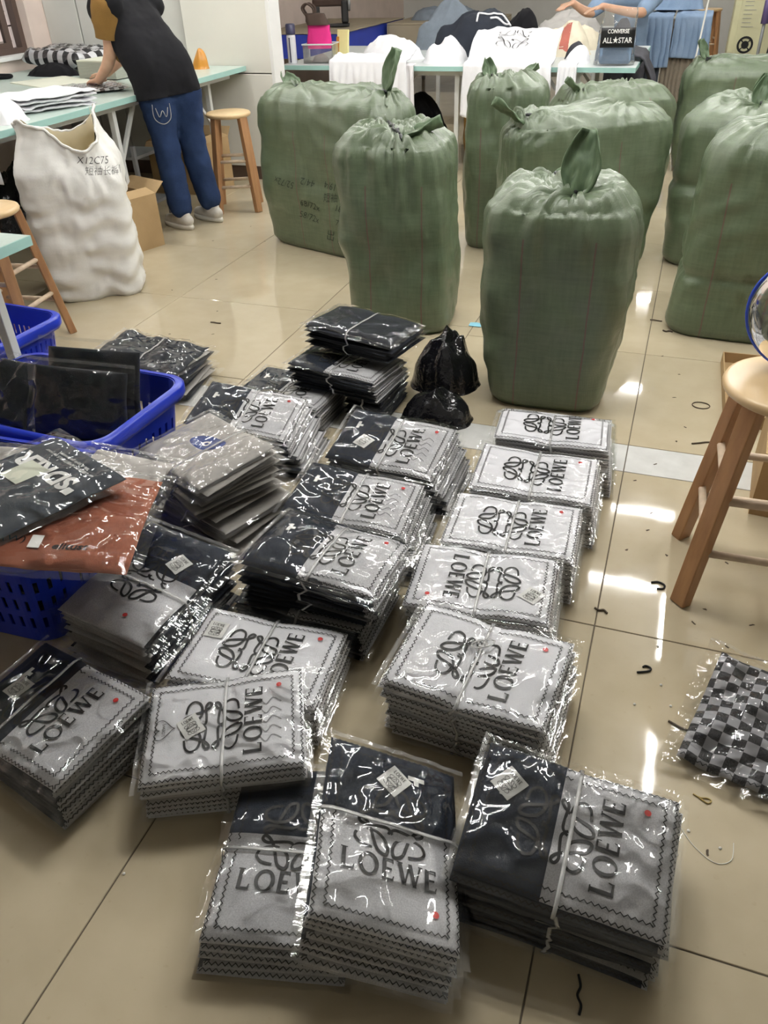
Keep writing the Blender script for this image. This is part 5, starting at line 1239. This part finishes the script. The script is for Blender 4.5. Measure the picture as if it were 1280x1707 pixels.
for k in range(3):
    a=2*PI*k/3; bl.put([(.02*math.cos(a),-.06,1.32+.02*math.sin(a)),(.15*math.cos(a-.4),-.05,1.32+.15*math.sin(a-.4)),(.16*math.cos(a+.4),-.08,1.32+.16*math.sin(a+.4))],[(0,1,2)])
o=bl.build('blades',M_['purple_plastic'],fn_); sd=o.modifiers.new('thick','SOLIDIFY'); sd.thickness=.004
po=thing('black_post','slanting black post between fan and blue basin','post',(.62,9.2,0)); MB().bar((-.08,0,0),(.06,0,1.6),.05,.04).build('post_bar',M_['black_metal'],po)
bn=thing('blue_basin','dark blue plastic basin at the far right edge','basin',(.98,9.1,0))
MB().lathe([(0,.60),(.2,.60),(.27,.78),(.30,.79),(.27,.80),(.19,.63),(0,.62)],28).build('basin_shell',M_['basin_blue'],bn,True); MB().lathe([(0,0),(.17,0),(.15,.60),(0,.60)],20).build('basin_stand',M_['basin_blue'],bn,True)
hc=thing('hanging_cable','pale cable hanging down into the aisle between the sacks','cable',(-.06,8.0,0))
MB().tube(catmull([(.06,0,ZC),(.05,0,1.6),(.03,0,1.0),(.0,-.05,.5),(-.04,-.2,.12),(-.06,-.5,.01),(-.08,-.9,.009)],8),.008,6).build('cable_run',M_['white_string'],hc,True)
# ---------------------------------------------------------------- near things on the right, black bags
heap('black_bag','low crumpled black plastic bag in front of the nearest green sack',(-.725,2.535,0),.14,.105,.10,'black_bag',81,'bag',1.6,R(10),'black plastic bags beside the nearest sack',72,34,.15)
heap('black_bag','taller crumpled black plastic bag between two green sacks',(-.775,2.85,0),.14,.15,.17,'black_bag',82,'bag',1.6,0,'black plastic bags beside the nearest sack',72,34,.15,peak=.05)
rb=thing('round_clear_bag','round clear bag with blue piping on the right stool','bag',(.335,1.96,.602),R(-20))
prof=[]
for sgn in(-1,1):
    V=[];F=[];n=40;mm=10
    for j in range(mm+1):
        r=.135*j/mm
        for k in range(n): a=2*PI*k/n; V.append((r*math.cos(a),sgn*(.05*math.sqrt(max(0,1-(j/mm)**2))+.004*nz(r*30,a*2,sgn)),.137+r*math.sin(a)))
    for j in range(mm):
        for k in range(n): F.append((j*n+k,j*n+(k+1)%n,(j+1)*n+(k+1)%n,(j+1)*n+k))
    add('clear_side',V,F,M_['hazy_film'],rb)
MB().tube([(.135*math.cos(a),0,.137+.135*math.sin(a)) for a in [2*PI*k/48 for k in range(48)]],.0045,8,True).build('piping',M_['blue_rim'],rb,True)
MB().lathe([(0,-.03),(.06,-.02),(.08,0),(.06,.02),(0,.03)],20,Matrix.Translation((.0,0,.10))@Matrix.Rotation(PI/2,4,'X')).build('dark_content',M_['charcoal_cloth'],rb,True)
heap('plastic_bag','crumpled clear bag on the floor under the right stool',(.64,2.06,0),.10,.09,.11,'hazy_film',84,'bag',1.5,facet=True)
# ================================================================ litter on the floor
def curl(name,label,x,y,pts,r,mat,cat='thread',group=None):
    t=thing(name,label,cat,(x,y,0),0,group); MB().tube(catmull([(a,b,r+.0005) for a,b in pts],6),r,6).build('strand',M_[mat],t,True); return t
curl('thread_curl','hook shaped black thread curl on the tile beside the white bundles',.135,1.79,[(-.018,.008),(.0,.015),(.017,.006),(.014,-.010),(-.002,-.014)],.0028,'thread')
curl('thread_curl','short bent black thread with a loop, lower right floor',.125,1.455,[(-.018,-.012),(-.004,-.006),(.010,.002),(.012,.012),(.0,.016),(-.006,.010)],.0026,'thread')
curl('rubber_band','tan rubber band loop beside the checked bag',.268,1.125,[(-.022,.006),(-.008,.001),(.006,.004),(.014,.0),(.008,-.008),(-.002,-.004),(-.010,.0)],.0016,'rubber_band','band')
rg=thing('hair_ring','thin brown oval ring on the tile near the cardboard','ring',(.225,2.92,0)); MB().tube([(.032*math.cos(a),.026*math.sin(a),.0025) for a in [2*PI*k/30 for k in range(30)]],.002,6,True).build('ring_band',M_['dirt'],rg,True)
curl('thread_curl','long dark tuft of thread at the bottom right of the floor',.075,.665,[(-.006,.03),(.0,.012),(-.003,-.004),(.005,-.018),(.004,-.034)],.0022,'thread')
curl('thread_curl','dark dust tuft on the grout line beside the white bundles',.0,1.64,[(-.02,.006),(-.008,.0),(.004,.004),(.014,-.006)],.003,'dirt')
curl('thread_curl','dark fluff with a long tail near the light reflection',.205,1.30,[(-.018,.012),(-.004,.006),(.010,.0),(.032,-.004)],.0028,'dirt')
curl('thread_curl','dark dust clump on the tile behind the packages',-2.03,3.16,[(-.03,.0),(-.012,.004),(.006,.0),(.026,.002)],.003,'dirt')
curl('thread_curl','dark ragged clump near the right sack base',.065,3.62,[(-.02,.006),(-.006,-.004),(.006,.006),(.022,-.002)],.0035,'dirt')
curl('thread_curl','brown tuft on the tile between the two right sacks',.005,3.74,[(-.025,.0),(-.008,.003),(.012,-.002),(.03,-.004)],.003,'dirt')
curl('thread_curl','dark twig-like thread beside the right stool legs',.235,2.63,[(-.035,-.018),(-.01,-.006),(.012,.006),(.035,.012)],.0028,'dirt')
curl('thread_curl','thin loop of clear tying string at the lower right corner',.27,1.03,[(-.05,.02),(-.02,-.02),(.02,-.045),(.05,-.03),(.055,.01)],.0008,'white_string','string')
mk=MB().put([(-.03,-.02,.001),(.03,-.025,.003),(.036,.01,.004),(0,.028,.001),(-.03,.015,.003)],[(0,1,2,3,4)]).build('blue_scrap',M_['mask_blue']); tag(mk,'small light blue scrap of cloth on the floor between two sacks','scrap'); mk.location=(-.80,3.47,0.0)
sd=mk.modifiers.new('thick','SOLIDIFY'); sd.thickness=.002; sd.offset=1
rnd=random.Random(9); P=[]
spots=[(.06,3.35),(.12,3.2),(.11,2.98),(.17,2.75),(.14,2.62),(.10,2.45),(.03,2.3),(.20,2.25),(.11,2.15),(.08,2.05),(.16,1.95),(.22,1.68),(.30,1.62),(.26,1.75),(.36,1.72),(.33,1.95),(.05,1.95),(-2.35,3.75),(-2.5,3.5),(-2.1,3.3),(-1.98,3.05),(-2.2,3.0),(-2.4,4.45),(-2.75,4.35),(-2.65,4.7),(-2.3,4.9),(.27,1.0),(.10,1.02),(.16,.62)]
sm_=[]
for k in range(3):
    V=[];n=9; rr_=random.Random(k)
    for i in range(n): a=2*PI*i/n; q=.0034*(.5+rr_.random()); V.append((q*1.8*math.cos(a),q*math.sin(a),.0004))
    V.append((0,0,.0022)); sm_.append(mesh('floor_crumb',V,[(i,(i+1)%n,n) for i in range(n)]+[tuple(range(n-1,-1,-1))],M_['dirt'],False))
for i,(x,y) in enumerate(spots):
    o=link_mesh('floor_crumb',sm_[i%3]); tag(o,'tiny dark crumb of lint lying on the beige floor tiles','lint','lint crumbs on the floor'); o.location=(x+rnd.uniform(-.02,.02),y+rnd.uniform(-.02,.02),0); o.rotation_euler=(0,0,rnd.random()*6)
V=[];bm_=MB().lathe([(0,0),(.003,.0005),(.0035,.002),(.002,.004),(0,.0045)],8)
bd=mesh('foam_bead',bm_.V,bm_.F,M_['bead'],True)
for (x,y) in [(-.80,.60),(.11,1.34),(.165,1.42),(.19,1.36),(.23,1.33),(.24,1.04),(.22,.98),(.13,.78),(.06,.58),(.30,1.02),(.15,1.55),(-.27,.47),(.21,.87)]:
    o=link_mesh('foam_bead',bd); tag(o,'tiny white foam bead lying on the floor','bead','white beads on the floor'); o.location=(x,y,0)
